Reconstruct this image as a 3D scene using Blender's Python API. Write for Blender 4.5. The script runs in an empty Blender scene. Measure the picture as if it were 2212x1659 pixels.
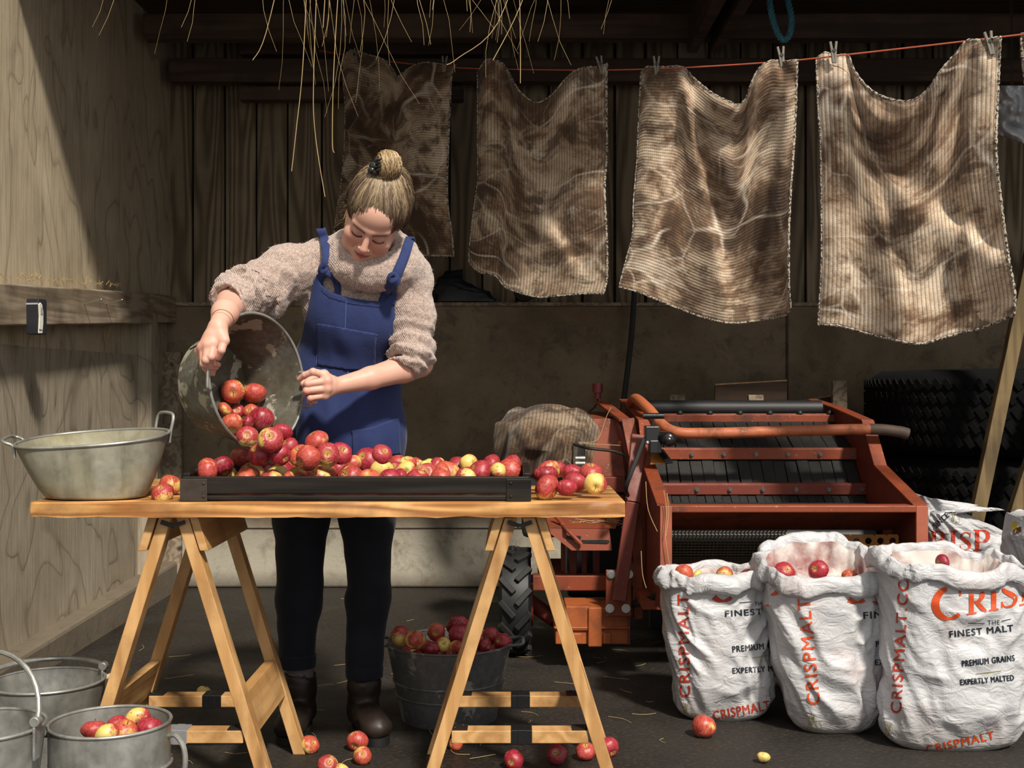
import bpy, math, random
import numpy as np
from mathutils import Vector, Matrix, noise as mnoise
from mathutils.bvhtree import BVHTree
C = bpy.context.scene.collection
SC = bpy.context.scene
random.seed(7)
F, CX, CY, CZ = 2600.0, 1106.0, 829.5, 1.06          # focal length in pixels, centre of the frame, eye height

# ---- camera
cam_d = bpy.data.cameras.new('camera'); cam = bpy.data.objects.new('camera', cam_d); C.objects.link(cam)
cam.location = (0, 0, CZ); cam.rotation_euler = (math.pi/2, 0, 0)
cam_d.sensor_width = 36.0; cam_d.lens = 36.0*F/2212.0; cam_d.clip_start = 0.05
SC.camera = cam
# ---- open sky in front of the barn, hazy sun from the upper right behind the camera
world = bpy.data.worlds.new('world'); SC.world = world; world.use_nodes = True
wn = world.node_tree.nodes; wl = world.node_tree.links
wn['Background'].inputs[0].default_value = (0.97, 0.97, 0.96, 1)
wn['Background'].inputs[1].default_value = 0.74
sun_d = bpy.data.lights.new('sun', 'SUN'); sun_d.energy = 4.8; sun_d.angle = math.radians(5.0); sun_d.color = (1.0, 0.93, 0.82)
sun = bpy.data.objects.new('sun', sun_d); C.objects.link(sun)
SUN_DIR = Vector((-0.33, 0.75, -0.85)).normalized()
sun.rotation_euler = SUN_DIR.to_track_quat('-Z', 'Y').to_euler(); sun.location = (3, -4, 6)
SC.view_settings.view_transform = 'Standard'; SC.view_settings.look = 'None'
SC.view_settings.exposure = 0.0; SC.view_settings.gamma = 1.0
try: SC.view_settings.use_curve_mapping = False
except Exception: pass
# ------------------------------------------------------------------ helpers
PI = math.pi
def W(px, py, d):
    """a point of the place at depth d, read off the photograph"""
    return Vector(((px-CX)/F*d, d, CZ+(CY-py)/F*d))
def tag(o, label=None, cat=None, group=None, kind=None):
    if label: o['label'] = label
    if cat: o['category'] = cat
    if group: o['group'] = group
    if kind: o['kind'] = kind
    return o
def empty(name, loc, label, cat, group=None):
    o = bpy.data.objects.new(name, None); C.objects.link(o); o.location = loc; o.empty_display_size = .05
    return tag(o, label, cat, group)
def wmat(o):
    m = Matrix.Translation(o.location)
    return wmat(o.parent) @ o.matrix_parent_inverse @ m if o.parent else m
def adopt(o, parent):
    o.parent = parent
    o.matrix_parent_inverse = wmat(parent).inverted()
class MB:
    def __init__(s): s.v = []; s.f = []; s.fm = []; s.m = 0
    def add(s, vs, fs):
        b = len(s.v); s.v.extend([tuple(v) for v in vs]); s.f.extend([tuple(i+b for i in f) for f in fs]); s.fm.extend([s.m]*len(fs)); return s
    def box(s, c, d, R=None):
        c = Vector(c); R = R or Matrix.Identity(3)
        vs = [c + R @ Vector((x*d[0]/2, y*d[1]/2, z*d[2]/2)) for x in (-1,1) for y in (-1,1) for z in (-1,1)]
        return s.add(vs, [(0,1,3,2),(4,6,7,5),(0,4,5,1),(2,3,7,6),(0,2,6,4),(1,5,7,3)])
    def bar(s, a, b, w, h, up=(0,0,1)):
        """square-cut bar from a to b: w across, h along up"""
        a = Vector(a); b = Vector(b); d = (b-a); L = d.length; d.normalize()
        u = Vector(up); x = d.cross(u)
        if x.length < 1e-4: x = d.cross(Vector((1,0,0)))
        x.normalize(); u = x.cross(d).normalized()
        R = Matrix((x, d, u)).transposed()
        return s.box((a+b)/2, (w, L, h), R)
    def prism(s, pts, n):
        """closed polygon pts (3-D, planar) pushed along vector n"""
        n = Vector(n); k = len(pts); vs = [Vector(p) for p in pts]; vs += [p+n for p in vs]
        fs = [tuple(range(k))[::-1], tuple(range(k, 2*k))] + [(i, (i+1)%k, k+(i+1)%k, k+i) for i in range(k)]
        return s.add(vs, fs)
    def tube(s, pts, r, n=10, cap=True, closed=False):
        pts = [Vector(p) for p in pts]; m = len(pts)
        rs = r if hasattr(r, '__len__') else [r]*m
        T = []
        for i in range(m):
            if closed: t = pts[(i+1)%m]-pts[i-1]
            else: t = pts[min(i+1,m-1)]-pts[max(i-1,0)]
            T.append(t.normalized())
        u = T[0].orthogonal().normalized(); vs = []
        for i in range(m):
            u = (u - T[i]*u.dot(T[i]))
            if u.length < 1e-6: u = T[i].orthogonal()
            u.normalize(); w = T[i].cross(u)
            for k in range(n):
                a = 2*PI*k/n; vs.append(pts[i]+(u*math.cos(a)+w*math.sin(a))*rs[i])
        fs = []
        for i in range(m if closed else m-1):
            j = (i+1)%m
            for k in range(n): fs.append((i*n+k, i*n+(k+1)%n, j*n+(k+1)%n, j*n+k))
        if cap and not closed:
            fs.append(tuple(range(n))[::-1]); fs.append(tuple(range((m-1)*n, m*n)))
        return s.add(vs, fs)
    def lathe(s, prof, M=None, n=48, sx=1, sy=1, closed=False):
        """profile of (r, z) turned about z, placed by matrix M"""
        M = M or Matrix.Identity(4); vs = []; m = len(prof)
        for (r, z) in prof:
            for k in range(n):
                a = 2*PI*k/n; vs.append(M @ Vector((r*sx*math.cos(a), r*sy*math.sin(a), z)))
        fs = [(i*n+k, i*n+(k+1)%n, ((i+1)%m)*n+(k+1)%n, ((i+1)%m)*n+k) for i in range(m if closed else m-1) for k in range(n)]
        if not closed:
            if prof[0][0] > 1e-5: fs.append(tuple(range(n))[::-1])
            if prof[-1][0] > 1e-5: fs.append(tuple(range((m-1)*n, m*n)))
        return s.add(vs, fs)
    def ball(s, c, r, n=12, R=None):
        c = Vector(c); rr = r if hasattr(r, '__len__') else (r,r,r); R = R or Matrix.Identity(3)
        vs = []; fs = []
        for i in range(n+1):
            t = PI*i/n
            for k in range(2*n):
                a = PI*k/n; vs.append(c + R @ Vector((rr[0]*math.sin(t)*math.cos(a), rr[1]*math.sin(t)*math.sin(a), rr[2]*math.cos(t))))
        N = 2*n
        for i in range(n):
            for k in range(N): fs.append((i*N+k, (i+1)*N+k, (i+1)*N+(k+1)%N, i*N+(k+1)%N))
        return s.add(vs, fs)
    def bolt(s, c, ax, r=.009, h=.008):
        ax = Vector(ax).normalized(); c = Vector(c)
        s.tube([c, c+ax*h*.35], r*1.5, 14); return s.tube([c+ax*h*.3, c+ax*h], r, 6)
    def build(s, name, mat, parent=None, smooth=40, bevel=0, seg=2):
        me = bpy.data.meshes.new(name); me.from_pydata(s.v, [], s.f)
        mats = mat if isinstance(mat, (list, tuple)) else [mat]
        for m in mats: me.materials.append(m)
        if len(mats) > 1: me.polygons.foreach_set('material_index', s.fm)
        me.validate(); me.update()
        import bmesh
        bm = bmesh.new(); bm.from_mesh(me); bmesh.ops.recalc_face_normals(bm, faces=bm.faces); bm.to_mesh(me); bm.free()
        if smooth:
            me.polygons.foreach_set('use_smooth', [True]*len(me.polygons))
            if smooth < 180: me.set_sharp_from_angle(angle=math.radians(smooth))
        o = bpy.data.objects.new(name, me); C.objects.link(o)
        if bevel:
            b = o.modifiers.new('bevel', 'BEVEL'); b.width = bevel; b.segments = seg; b.limit_method = 'ANGLE'; b.angle_limit = math.radians(35)
        if parent: adopt(o, parent)
        return o
def origin_to(o, loc):
    loc = Vector(loc); o.data.transform(Matrix.Translation(-loc)); o.location = loc; return o
def vcol(o, name, arr):
    """a colour per vertex of a surface (its own colour)"""
    a = o.data.color_attributes.new(name, 'FLOAT_COLOR', 'POINT')
    arr = np.asarray(arr, dtype=np.float32)
    if arr.shape[1] == 3: arr = np.concatenate([arr, np.ones((len(arr),1), np.float32)], 1)
    a.data.foreach_set('color', arr.ravel())
def catmull(P, n=8, closed=False):
    P = [Vector(p) for p in P]; out = []; m = len(P)
    rng = range(m) if closed else range(m-1)
    for i in rng:
        if closed: a,b,c,d = P[i-1],P[i],P[(i+1)%m],P[(i+2)%m]
        else: a,b,c,d = P[max(i-1,0)],P[i],P[i+1],P[min(i+2,m-1)]
        for k in range(n):
            t = k/n
            out.append(.5*((2*b)+(c-a)*t+(2*a-5*b+4*c-d)*t*t+(3*b-a-3*c+d)*t**3))
    if not closed: out.append(P[-1])
    return out
# value noise on numpy arrays
def _h(ix, iy, iz, seed):
    n = (ix*73856093) ^ (iy*19349663) ^ (iz*83492791) ^ (seed*2654435761 & 0x7fffffff)
    n = (n ^ (n >> 13)) * 1274126177 & 0x7fffffff
    return ((n ^ (n >> 16)) & 0xffff)/65535.0
def vnoise(X, Y, Z=0, seed=0):
    X, Y, Z = np.broadcast_arrays(np.asarray(X, float), np.asarray(Y, float), np.asarray(Z, float))
    ix = np.floor(X).astype(np.int64); iy = np.floor(Y).astype(np.int64); iz = np.floor(Z).astype(np.int64)
    fx, fy, fz = X-ix, Y-iy, Z-iz
    fx = fx*fx*(3-2*fx); fy = fy*fy*(3-2*fy); fz = fz*fz*(3-2*fz)
    r = 0
    for a in (0,1):
        for b in (0,1):
            for c in (0,1):
                r = r + _h(ix+a, iy+b, iz+c, seed)*np.where(a, fx, 1-fx)*np.where(b, fy, 1-fy)*np.where(c, fz, 1-fz)
    return r*2-1
# ------------------------------------------------------------------ implicit surfaces (for the figure and soft things)
class Field:
    def __init__(s, lo, hi, h):
        s.lo = np.array(lo, float); s.h = h
        s.n = np.ceil((np.array(hi, float)-s.lo)/h).astype(int)+1
        s.a = np.full(s.n, .2, np.float32)
    def sub(s, lo, hi):
        i0 = np.clip(np.floor((np.array(lo)-s.lo)/s.h).astype(int), 0, s.n-1); i1 = np.clip(np.ceil((np.array(hi)-s.lo)/s.h).astype(int)+1, 0, s.n)
        if np.any(i1 <= i0): return None
        sl = tuple(slice(a, b) for a, b in zip(i0, i1))
        ax = [s.lo[k]+s.h*np.arange(i0[k], i1[k]) for k in range(3)]
        X, Y, Z = np.meshgrid(*ax, indexing='ij', sparse=True)
        return sl, X, Y, Z
    def put(s, fn, lo, hi, k=.01, op='add', m=.03):
        q = s.sub(np.array(lo)-m, np.array(hi)+m)
        if q is None: return
        sl, X, Y, Z = q; d = fn(X, Y, Z); a = s.a[sl]
        if op == 'add':
            if k > 0:
                e = np.maximum(k-np.abs(a-d), 0)/k; s.a[sl] = np.minimum(a, d)-e*e*k*.25
            else: s.a[sl] = np.minimum(a, d)
        elif op == 'cut':
            d = -d
            if k > 0:
                e = np.maximum(k-np.abs(a-d), 0)/k; s.a[sl] = np.maximum(a, d)+e*e*k*.25
            else: s.a[sl] = np.maximum(a, d)
        elif op == 'shift': s.a[sl] = a + d
    def cap(s, p, q, r0, r1=None, k=.01, op='add'):
        p = np.array(p, float); q = np.array(q, float); r1 = r0 if r1 is None else r1
        D = q-p; L2 = max(float(D@D), 1e-12); R = max(r0, r1)
        def fn(X, Y, Z):
            t = np.clip(((X-p[0])*D[0]+(Y-p[1])*D[1]+(Z-p[2])*D[2])/L2, 0, 1)
            return np.sqrt((X-p[0]-t*D[0])**2+(Y-p[1]-t*D[1])**2+(Z-p[2]-t*D[2])**2)-(r0+(r1-r0)*t)
        s.put(fn, np.minimum(p, q)-R, np.maximum(p, q)+R, k, op, m=k+.01); return s
    def chain(s, pts, rs, k=.006, op='add'):
        for i in range(len(pts)-1): s.cap(pts[i], pts[i+1], rs[i], rs[i+1], k, op)
        return s
    def ell(s, c, r, R=None, k=.01, op='add'):
        c = np.array(c, float); r = np.array(r, float); R = np.eye(3) if R is None else np.array(R)
        def fn(X, Y, Z):
            x, y, z = X-c[0], Y-c[1], Z-c[2]
            l = [R[0,j]*x+R[1,j]*y+R[2,j]*z for j in range(3)]
            k0 = np.sqrt(sum((l[j]/r[j])**2 for j in range(3))); k1 = np.sqrt(sum((l[j]/r[j]**2)**2 for j in range(3)))
            return k0*(k0-1)/np.maximum(k1, 1e-9)
        M = float(max(r)); s.put(fn, c-M, c+M, k, op, m=k+.01); return s
    def mesh(s):
        a = s.a; S = a < 0; n = s.n
        act = np.zeros(n-1, bool)
        c = [S[i:n[0]-1+i, j:n[1]-1+j, k:n[2]-1+k] for i in (0,1) for j in (0,1) for k in (0,1)]
        any_ = c[0].copy(); all_ = c[0].copy()
        for q in c[1:]: any_ |= q; all_ &= q
        act = any_ & ~all_
        I = np.argwhere(act); idx = np.full(n-1, -1, np.int64); idx[tuple(I.T)] = np.arange(len(I))
        P = np.zeros((len(I), 3)); cnt = np.zeros(len(I))
        offs = [(i,j,k) for i in (0,1) for j in (0,1) for k in (0,1)]
        val = {o: a[I[:,0]+o[0], I[:,1]+o[1], I[:,2]+o[2]].astype(float) for o in offs}
        for o in offs:
            for ax in range(3):
                if o[ax]: continue
                o2 = list(o); o2[ax] = 1; o2 = tuple(o2)
                v0, v1 = val[o], val[o2]; m = (v0 < 0) != (v1 < 0)
                t = np.where(m, v0/np.where(m, v0-v1, 1), 0)
                p = np.array(o, float)[None].repeat(len(I), 0); p[:,ax] = t
                P[m] += p[m]; cnt[m] += 1
        P = (I+P/cnt[:,None])*s.h+s.lo
        F_ = []
        for ax in range(3):
            b, d = [(1,2),(2,0),(0,1)][ax]
            sl0 = [slice(1, n[k]-1) for k in range(3)]; sl0[ax] = slice(0, n[ax]-1)
            sl1 = list(sl0); sl1[ax] = slice(1, n[ax])
            A, B = S[tuple(sl0)], S[tuple(sl1)]
            for cond, flip in ((A & ~B, False), (~A & B, True)):
                E = np.argwhere(cond)
                for k in range(3):
                    if k != ax: E[:,k] += 1
                if not len(E): continue
                def g(db, dd):
                    q = E.copy(); q[:,b] -= db; q[:,d] -= dd; return idx[tuple(q.T)]
                Q = np.stack([g(1,1), g(0,1), g(0,0), g(1,0)], 1)
                if flip: Q = Q[:,::-1]
                F_.append(Q)
        return P, np.concatenate(F_) if F_ else np.zeros((0,4), int)
def np_obj(name, P, Fc, mat, parent=None, smooth=180):
    me = bpy.data.meshes.new(name)
    me.vertices.add(len(P)); me.vertices.foreach_set('co', np.asarray(P, np.float32).ravel())
    k = Fc.shape[1]; me.loops.add(Fc.size); me.loops.foreach_set('vertex_index', np.asarray(Fc, np.int32).ravel())
    me.polygons.add(len(Fc)); me.polygons.foreach_set('loop_start', np.arange(0, Fc.size, k, dtype=np.int32))
    me.update(calc_edges=True); me.validate()
    me.polygons.foreach_set('use_smooth', [True]*len(me.polygons))
    if smooth < 180: me.set_sharp_from_angle(angle=math.radians(smooth))
    me.materials.append(mat)
    o = bpy.data.objects.new(name, me); C.objects.link(o)
    if parent: adopt(o, parent)
    return o
def grid_obj(name, G, mat, parent=None, thick=0, wrap=False, smooth=180):
    """G: array (n, m, 3) of points"""
    n, m = G.shape[:2]; P = G.reshape(-1, 3)
    mm = m if wrap else m-1
    i, j = np.meshgrid(np.arange(n-1), np.arange(mm), indexing='ij'); j2 = (j+1) % m
    Fc = np.stack([i*m+j, i*m+j2, (i+1)*m+j2, (i+1)*m+j], -1).reshape(-1, 4)
    o = np_obj(name, P, Fc, mat, parent, smooth)
    if thick:
        s = o.modifiers.new('thick', 'SOLIDIFY'); s.thickness = thick; s.offset = 0
    return o
# ------------------------------------------------------------------ materials
class N:
    """small node-graph writer"""
    def __init__(s, name):
        s.m = bpy.data.materials.new(name); s.m.use_nodes = True; s.t = s.m.node_tree
        s.b = s.t.nodes['Principled BSDF']; s._tc = None
    def n(s, typ, **kw):
        q = s.t.nodes.new(typ)
        for k, v in kw.items():
            if k.startswith('i_'):
                key = k[2:]; key = int(key) if key.isdigit() else key.replace('_', ' ')
                s.set(q.inputs[key], v)
            else: setattr(q, k, v)
        return q
    def set(s, sock, v):
        if hasattr(v, 'is_output'): s.t.links.new(v, sock)
        elif isinstance(v, (int, float)) and sock.type == 'RGBA': sock.default_value = (v, v, v, 1)
        elif isinstance(v, tuple) and len(v) == 3 and sock.type == 'RGBA': sock.default_value = (*v, 1)
        else: sock.default_value = v
    def co(s, kind='Object', scale=(1,1,1), rot=(0,0,0), loc=(0,0,0)):
        if not s._tc: s._tc = s.n('ShaderNodeTexCoord')
        mp = s.n('ShaderNodeMapping'); s.set(mp.inputs[0], s._tc.outputs[kind])
        mp.inputs['Scale'].default_value = scale; mp.inputs['Rotation'].default_value = rot; mp.inputs['Location'].default_value = loc
        return mp.outputs[0]
    def noise(s, vec, scale=5, detail=4, rough=.55, dist=0, out='Fac'):
        q = s.n('ShaderNodeTexNoise'); s.set(q.inputs['Vector'], vec); q.inputs['Scale'].default_value = scale
        q.inputs['Detail'].default_value = detail; q.inputs['Roughness'].default_value = rough; s.set(q.inputs['Distortion'], dist)
        return q.outputs['Fac' if out == 'Fac' else 'Color']
    def vor(s, vec, scale=5, feature='F1', out='Distance', rnd=1):
        q = s.n('ShaderNodeTexVoronoi', feature=feature); s.set(q.inputs['Vector'], vec); q.inputs['Scale'].default_value = scale
        if 'Randomness' in q.inputs: q.inputs['Randomness'].default_value = rnd
        return q.outputs[out]
    def math(s, op, a, b=0, c=0, clamp=False):
        q = s.n('ShaderNodeMath', operation=op, use_clamp=clamp); s.set(q.inputs[0], a); s.set(q.inputs[1], b)
        if op in ('MULTIPLY_ADD', 'SMOOTH_MIN'): s.set(q.inputs[2], c)
        return q.outputs[0]
    def ramp(s, f, stops, interp='LINEAR'):
        q = s.n('ShaderNodeValToRGB'); s.set(q.inputs[0], f); e = q.color_ramp.elements; q.color_ramp.interpolation = interp
        while len(e) < len(stops): e.new(.5)
        for el, (p, c) in zip(e, stops):
            el.position = p; el.color = (c, c, c, 1) if isinstance(c, (int, float)) else (*c, 1)
        return q.outputs[0]
    def mix(s, f, a, b, mode='MIX'):
        q = s.n('ShaderNodeMix', data_type='RGBA', blend_type=mode, clamp_factor=True)
        s.set(q.inputs[0], f); s.set(q.inputs[6], a); s.set(q.inputs[7], b); return q.outputs[2]
    def sep(s, v):
        q = s.n('ShaderNodeSeparateXYZ'); s.set(q.inputs[0], v); return q.outputs
    def comb(s, x, y, z):
        q = s.n('ShaderNodeCombineXYZ'); s.set(q.inputs[0], x); s.set(q.inputs[1], y); s.set(q.inputs[2], z); return q.outputs[0]
    def vadd(s, a, b, op='ADD'):
        q = s.n('ShaderNodeVectorMath', operation=op); s.set(q.inputs[0], a); s.set(q.inputs[1], b); return q.outputs[0]
    def bump(s, h, strength=.3, dist=.01, prev=None):
        q = s.n('ShaderNodeBump'); s.set(q.inputs['Height'], h); q.inputs['Strength'].default_value = strength; q.inputs['Distance'].default_value = dist
        if prev is not None: s.set(q.inputs['Normal'], prev)
        return q.outputs[0]
    def attr(s, name, out='Color'):
        q = s.n('ShaderNodeAttribute', attribute_name=name); return q.outputs[out]
    def done(s, col, rough=.6, metal=0, normal=None, spec=.5, coat=0, sheen=0, sss=0):
        b = s.b; s.set(b.inputs['Base Color'], col); s.set(b.inputs['Roughness'], rough); s.set(b.inputs['Metallic'], metal)
        b.inputs['Specular IOR Level'].default_value = spec; b.inputs['Coat Weight'].default_value = coat
        b.inputs['Coat Roughness'].default_value = .15; b.inputs['Sheen Weight'].default_value = sheen
        if sss: b.inputs['Subsurface Weight'].default_value = sss; b.inputs['Subsurface Radius'].default_value = (.012, .005, .003); b.inputs['Subsurface Scale'].default_value = 1
        if normal is not None: s.set(b.inputs['Normal'], normal)
        return s.m
def plain(name, c, rough=.5, metal=0, spec=.5, amp=.25, scale=30):
    g = N(name); f = g.noise(g.co(), scale, 5, .6)
    col = g.mix(f, tuple(x*(1-amp) for x in c), tuple(min(1, x*(1+amp)) for x in c))
    return g.done(col, rough, metal, g.bump(f, .15, .004), spec)
def wood(name, c1, c2, axis=0, rings=9, rough=.6, dark=(.03,.02,.012), knots=True, spec=.4, wet=None):
    """sawn timber: grain lines drawn out along an axis"""
    g = N(name); sc = [7,7,7]; sc[axis] = .55
    v = g.co('Object', tuple(sc)); w = g.noise(v, 1.0, 3, .5)
    ln = g.math('SINE', g.math('MULTIPLY', w, rings*7)); ln = g.math('MULTIPLY_ADD', ln, .5, .5)
    sf = [160,160,160]; sf[axis] = 3
    fine = g.noise(g.co('Object', tuple(sf)), 1, 4, .6)
    f = g.math('ADD', g.math('MULTIPLY', ln, .7), g.math('MULTIPLY', fine, .45))
    col = g.mix(g.ramp(f, [(.2,0),(.85,1)]), c1, c2)
    if knots:
        k = g.vor(g.co('Object', tuple(2.2 if i == axis else 9 for i in range(3))), 1.0)
        col = g.mix(g.ramp(k, [(.05,.9),(.16,0)]), col, dark)
    st = g.noise(g.co('Object', (3,3,3)), 2, 5, .6)
    col = g.mix(g.ramp(st, [(.45,0),(.72,.6)]), col, dark)
    return g.done(col, rough, 0, g.bump(f, .35, .003), spec)
def paint(name, c, rust=(.055,.022,.012), amt=.8, rough=.5):
    g = N(name); v = g.co()
    f = g.noise(v, 9, 8, .65); sp = g.noise(v, 70, 3, .6)
    col = g.mix(g.noise(v, 3, 4), tuple(x*.8 for x in c), tuple(min(1,x*1.12) for x in c))
    col = g.mix(g.math('MULTIPLY', g.ramp(f, [(.5,0),(.7,1)]), amt), col, rust)
    col = g.mix(g.math('MULTIPLY', g.ramp(sp, [(.66,0),(.72,1)]), amt), col, (.3,.22,.16))
    return g.done(col, g.ramp(f, [(.4,rough),(.7,.75)]), 0, g.bump(f, .12, .003), .45)
def zinc(name, c1=(.30,.295,.27), c2=(.46,.455,.42), stain=(.20,.185,.11), amt=.6, metal=.35, rough=.5):
    """weathered galvanised sheet"""
    g = N(name); v = g.co()
    a = g.noise(v, 14, 6, .62); b = g.noise(v, 5, 5, .6, .6); c = g.noise(g.co('Object', (24,24,2.5)), 1, 4, .6)
    p = g.vor(v, 60, 'F1', 'Color')
    col = g.mix(g.ramp(a, [(.35,0),(.65,1)]), c1, c2)
    col = g.mix(g.math('MULTIPLY', g.sep(p)[0], .25), col, tuple(min(1,x*1.25) for x in c2))
    col = g.mix(g.math('MULTIPLY', g.ramp(b, [(.45,0),(.66,1)]), amt), col, stain)
    col = g.mix(g.math('MULTIPLY', g.ramp(c, [(.5,0),(.7,1)]), amt*.6), col, tuple(x*.45 for x in stain))
    return g.done(col, g.ramp(a, [(.3,rough-.12),(.7,rough+.18)]), metal, g.bump(a, .12, .004), .5)
M = {}
# plywood: swirling contour figure, weathered
def plywood(name, c1, c2, c3, sc=(1,1,1), lines=7):
    g = N(name); v = g.co('Object', sc)
    w = g.noise(v, 1.6, 2, .45, .5)
    t = g.math('FRACT', g.math('MULTIPLY', w, lines)); ed = g.ramp(t, [(0,1),(.1,.25),(.55,0),(.9,.1),(1,.6)])
    fine = g.noise(g.co('Object', (90,90,4)), 1, 5, .65)
    blot = g.noise(g.co(), 2.4, 6, .65, .3)
    col = g.mix(g.ramp(blot, [(.3,0),(.7,1)]), c1, c2)
    col = g.mix(g.math('MULTIPLY', ed, .6), col, c3)
    col = g.mix(g.math('MULTIPLY', g.ramp(fine, [(.4,0),(.7,1)]), .45), col, c3)
    sp = g.noise(g.co(), 140, 2, .5)
    col = g.mix(g.math('MULTIPLY', g.ramp(sp, [(.7,0),(.75,1)]), .5), col, (.62,.55,.43))
    return g.done(col, .8, 0, g.bump(g.math('SUBTRACT', fine, ed), .3, .004), .25)
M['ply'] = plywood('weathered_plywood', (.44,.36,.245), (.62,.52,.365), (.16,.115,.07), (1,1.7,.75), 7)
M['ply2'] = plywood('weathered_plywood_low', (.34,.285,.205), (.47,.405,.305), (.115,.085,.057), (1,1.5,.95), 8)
def boards():
    g = N('cladding_boards'); r = g.attr('board', 'Color'); rs = g.sep(r)
    p = g.sep(g.co()); off = g.math('MULTIPLY', rs[0], 40.0)
    v = g.comb(g.math('MULTIPLY', p[0], 5.5), off, g.math('MULTIPLY_ADD', p[2], .55, off))
    w = g.noise(v, 1.1, 1.5, .4, .15)
    ln = g.math('MULTIPLY_ADD', g.math('SINE', g.math('MULTIPLY', w, 75)), .5, .5)
    fine = g.noise(g.co('Object', (150,10,4)), 1, 4, .6)
    f = g.math('ADD', g.math('MULTIPLY', ln, .75), g.math('MULTIPLY', fine, .4))
    col = g.mix(g.ramp(f, [(.2,0),(.9,1)]), (.13,.094,.056), (.34,.262,.168))
    col = g.mix(g.math('MULTIPLY', rs[1], .5), col, (.11,.08,.048))
    st = g.noise(g.co(), 2.2, 5, .6); col = g.mix(g.ramp(st, [(.5,0),(.75,.55)]), col, (.05,.035,.025))
    return g.done(col, .7, 0, g.bump(f, .35, .004), .3)
M['boards'] = boards()
def concrete(name, c1, c2, dark, sc=1.0, low=None):
    g = N(name); v = g.co()
    a = g.noise(v, 2.2*sc, 8, .65, .3); b = g.noise(v, 9*sc, 8, .7, .5); c = g.noise(v, 60*sc, 4, .6)
    col = g.mix(g.ramp(a, [(.3,0),(.7,1)]), c1, c2)
    col = g.mix(g.ramp(b, [(.56,0),(.74,.75)]), col, dark)
    col = g.mix(g.ramp(c, [(.62,0),(.75,.5)]), col, dark)
    if low:
        z = g.sep(v)[2]; e = g.math('ADD', z, g.math('MULTIPLY', a, .14))
        col = g.mix(g.ramp(e, [(.36,1),(.44,0)]), col, low)  # sunlit strip along the wall foot painted in as a paler band
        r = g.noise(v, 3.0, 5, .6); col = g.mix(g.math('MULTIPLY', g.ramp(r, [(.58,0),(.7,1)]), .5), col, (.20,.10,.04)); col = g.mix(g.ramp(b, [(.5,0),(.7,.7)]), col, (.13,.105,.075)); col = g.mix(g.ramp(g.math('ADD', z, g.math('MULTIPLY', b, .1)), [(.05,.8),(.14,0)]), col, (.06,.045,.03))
    return g.done(col, .85, 0, g.bump(g.math('ADD', b, g.math('MULTIPLY', c, .5)), .35, .008), .25)
M['conc'] = concrete('old_concrete', (.12,.088,.055), (.27,.207,.135), (.04,.028,.018), low=(.42,.385,.31))
M['kerb'] = concrete('kerb_concrete', (.13,.105,.075), (.2,.165,.12), (.06,.047,.033))
def floor_mat():
    g = N('wet_concrete_floor'); v = g.co()
    a = g.noise(v, 1.6, 7, .65, .3); b = g.noise(v, 11, 8, .72, .4); c = g.noise(g.co('Object', (60,110,1)), 1, 5, .7)
    col = g.mix(g.ramp(a, [(.32,0),(.68,1)]), (.010,.0075,.0055), (.024,.018,.0125))
    col = g.mix(g.ramp(b, [(.5,0),(.75,.7)]), col, (.012,.009,.007))
    col = g.mix(g.math('MULTIPLY', g.ramp(c, [(.52,0),(.72,1)]), .7), col, (.10,.08,.06))
    ro = g.math('ADD', g.ramp(a, [(.36,.22),(.6,.62)]), g.math('MULTIPLY', c, .25))
    h = g.math('ADD', g.math('MULTIPLY', b, .5), c)
    return g.done(col, ro, 0, g.bump(h, .9, .008), .5)
M['floor'] = floor_mat()
M['darkwood'] = wood('dark_beam_timber', (.05,.03,.02), (.085,.05,.032), 0, 5, .8)
M['rail'] = wood('rail_timber', (.21,.155,.10), (.36,.285,.20), 1, 9, .8)
M['straw'] = plain('straw', (.40,.285,.125), .7, amp=.4, scale=20)
M['board'] = wood('table_board_timber', (.30,.115,.028), (.66,.345,.115), 0, 10, .5, (.075,.032,.012), spec=.45)
M['pine'] = wood('trestle_timber', (.47,.25,.09), (.61,.36,.15), 2, 6, .5, (.20,.09,.03), spec=.4)
M['pinex'] = wood('trestle_bar_timber', (.47,.25,.09), (.61,.36,.15), 1, 6, .5, (.20,.09,.03), spec=.4)
M['tape'] = plain('black_tape', (.008,.008,.009), .28, spec=.6)
M['greytape'] = plain('grey_tape', (.22,.22,.23), .4, spec=.5)
M['iron'] = plain('dark_iron', (.035,.03,.026), .5, .6, amp=.5)
M['steel'] = plain('bright_steel', (.5,.5,.48), .35, .9)
M['crate'] = wood('wet_black_timber', (.006,.0045,.0035), (.018,.013,.009), 0, 7, .45, (.003,.0025,.002), spec=.3)
M['black'] = plain('black_rubber', (.012,.012,.013), .55, amp=.4)
M['blackgloss'] = plain('black_plastic', (.01,.01,.011), .22, spec=.6)
M['zinc_tub'] = zinc('old_tub_zinc', (.20,.19,.145), (.33,.315,.245), (.23,.205,.105), .75, .15, .55)
M['zinc_pale'] = zinc('pale_zinc', (.20,.20,.188), (.35,.35,.325), (.20,.18,.13), .35, .45, .42)
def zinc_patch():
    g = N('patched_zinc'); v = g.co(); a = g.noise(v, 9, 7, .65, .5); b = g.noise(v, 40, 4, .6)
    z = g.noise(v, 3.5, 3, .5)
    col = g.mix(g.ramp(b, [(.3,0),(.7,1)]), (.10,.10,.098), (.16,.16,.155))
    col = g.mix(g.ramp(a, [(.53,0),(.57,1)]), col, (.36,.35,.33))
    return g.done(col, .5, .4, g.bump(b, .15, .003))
M['zinc_dark'] = zinc_patch()
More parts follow.
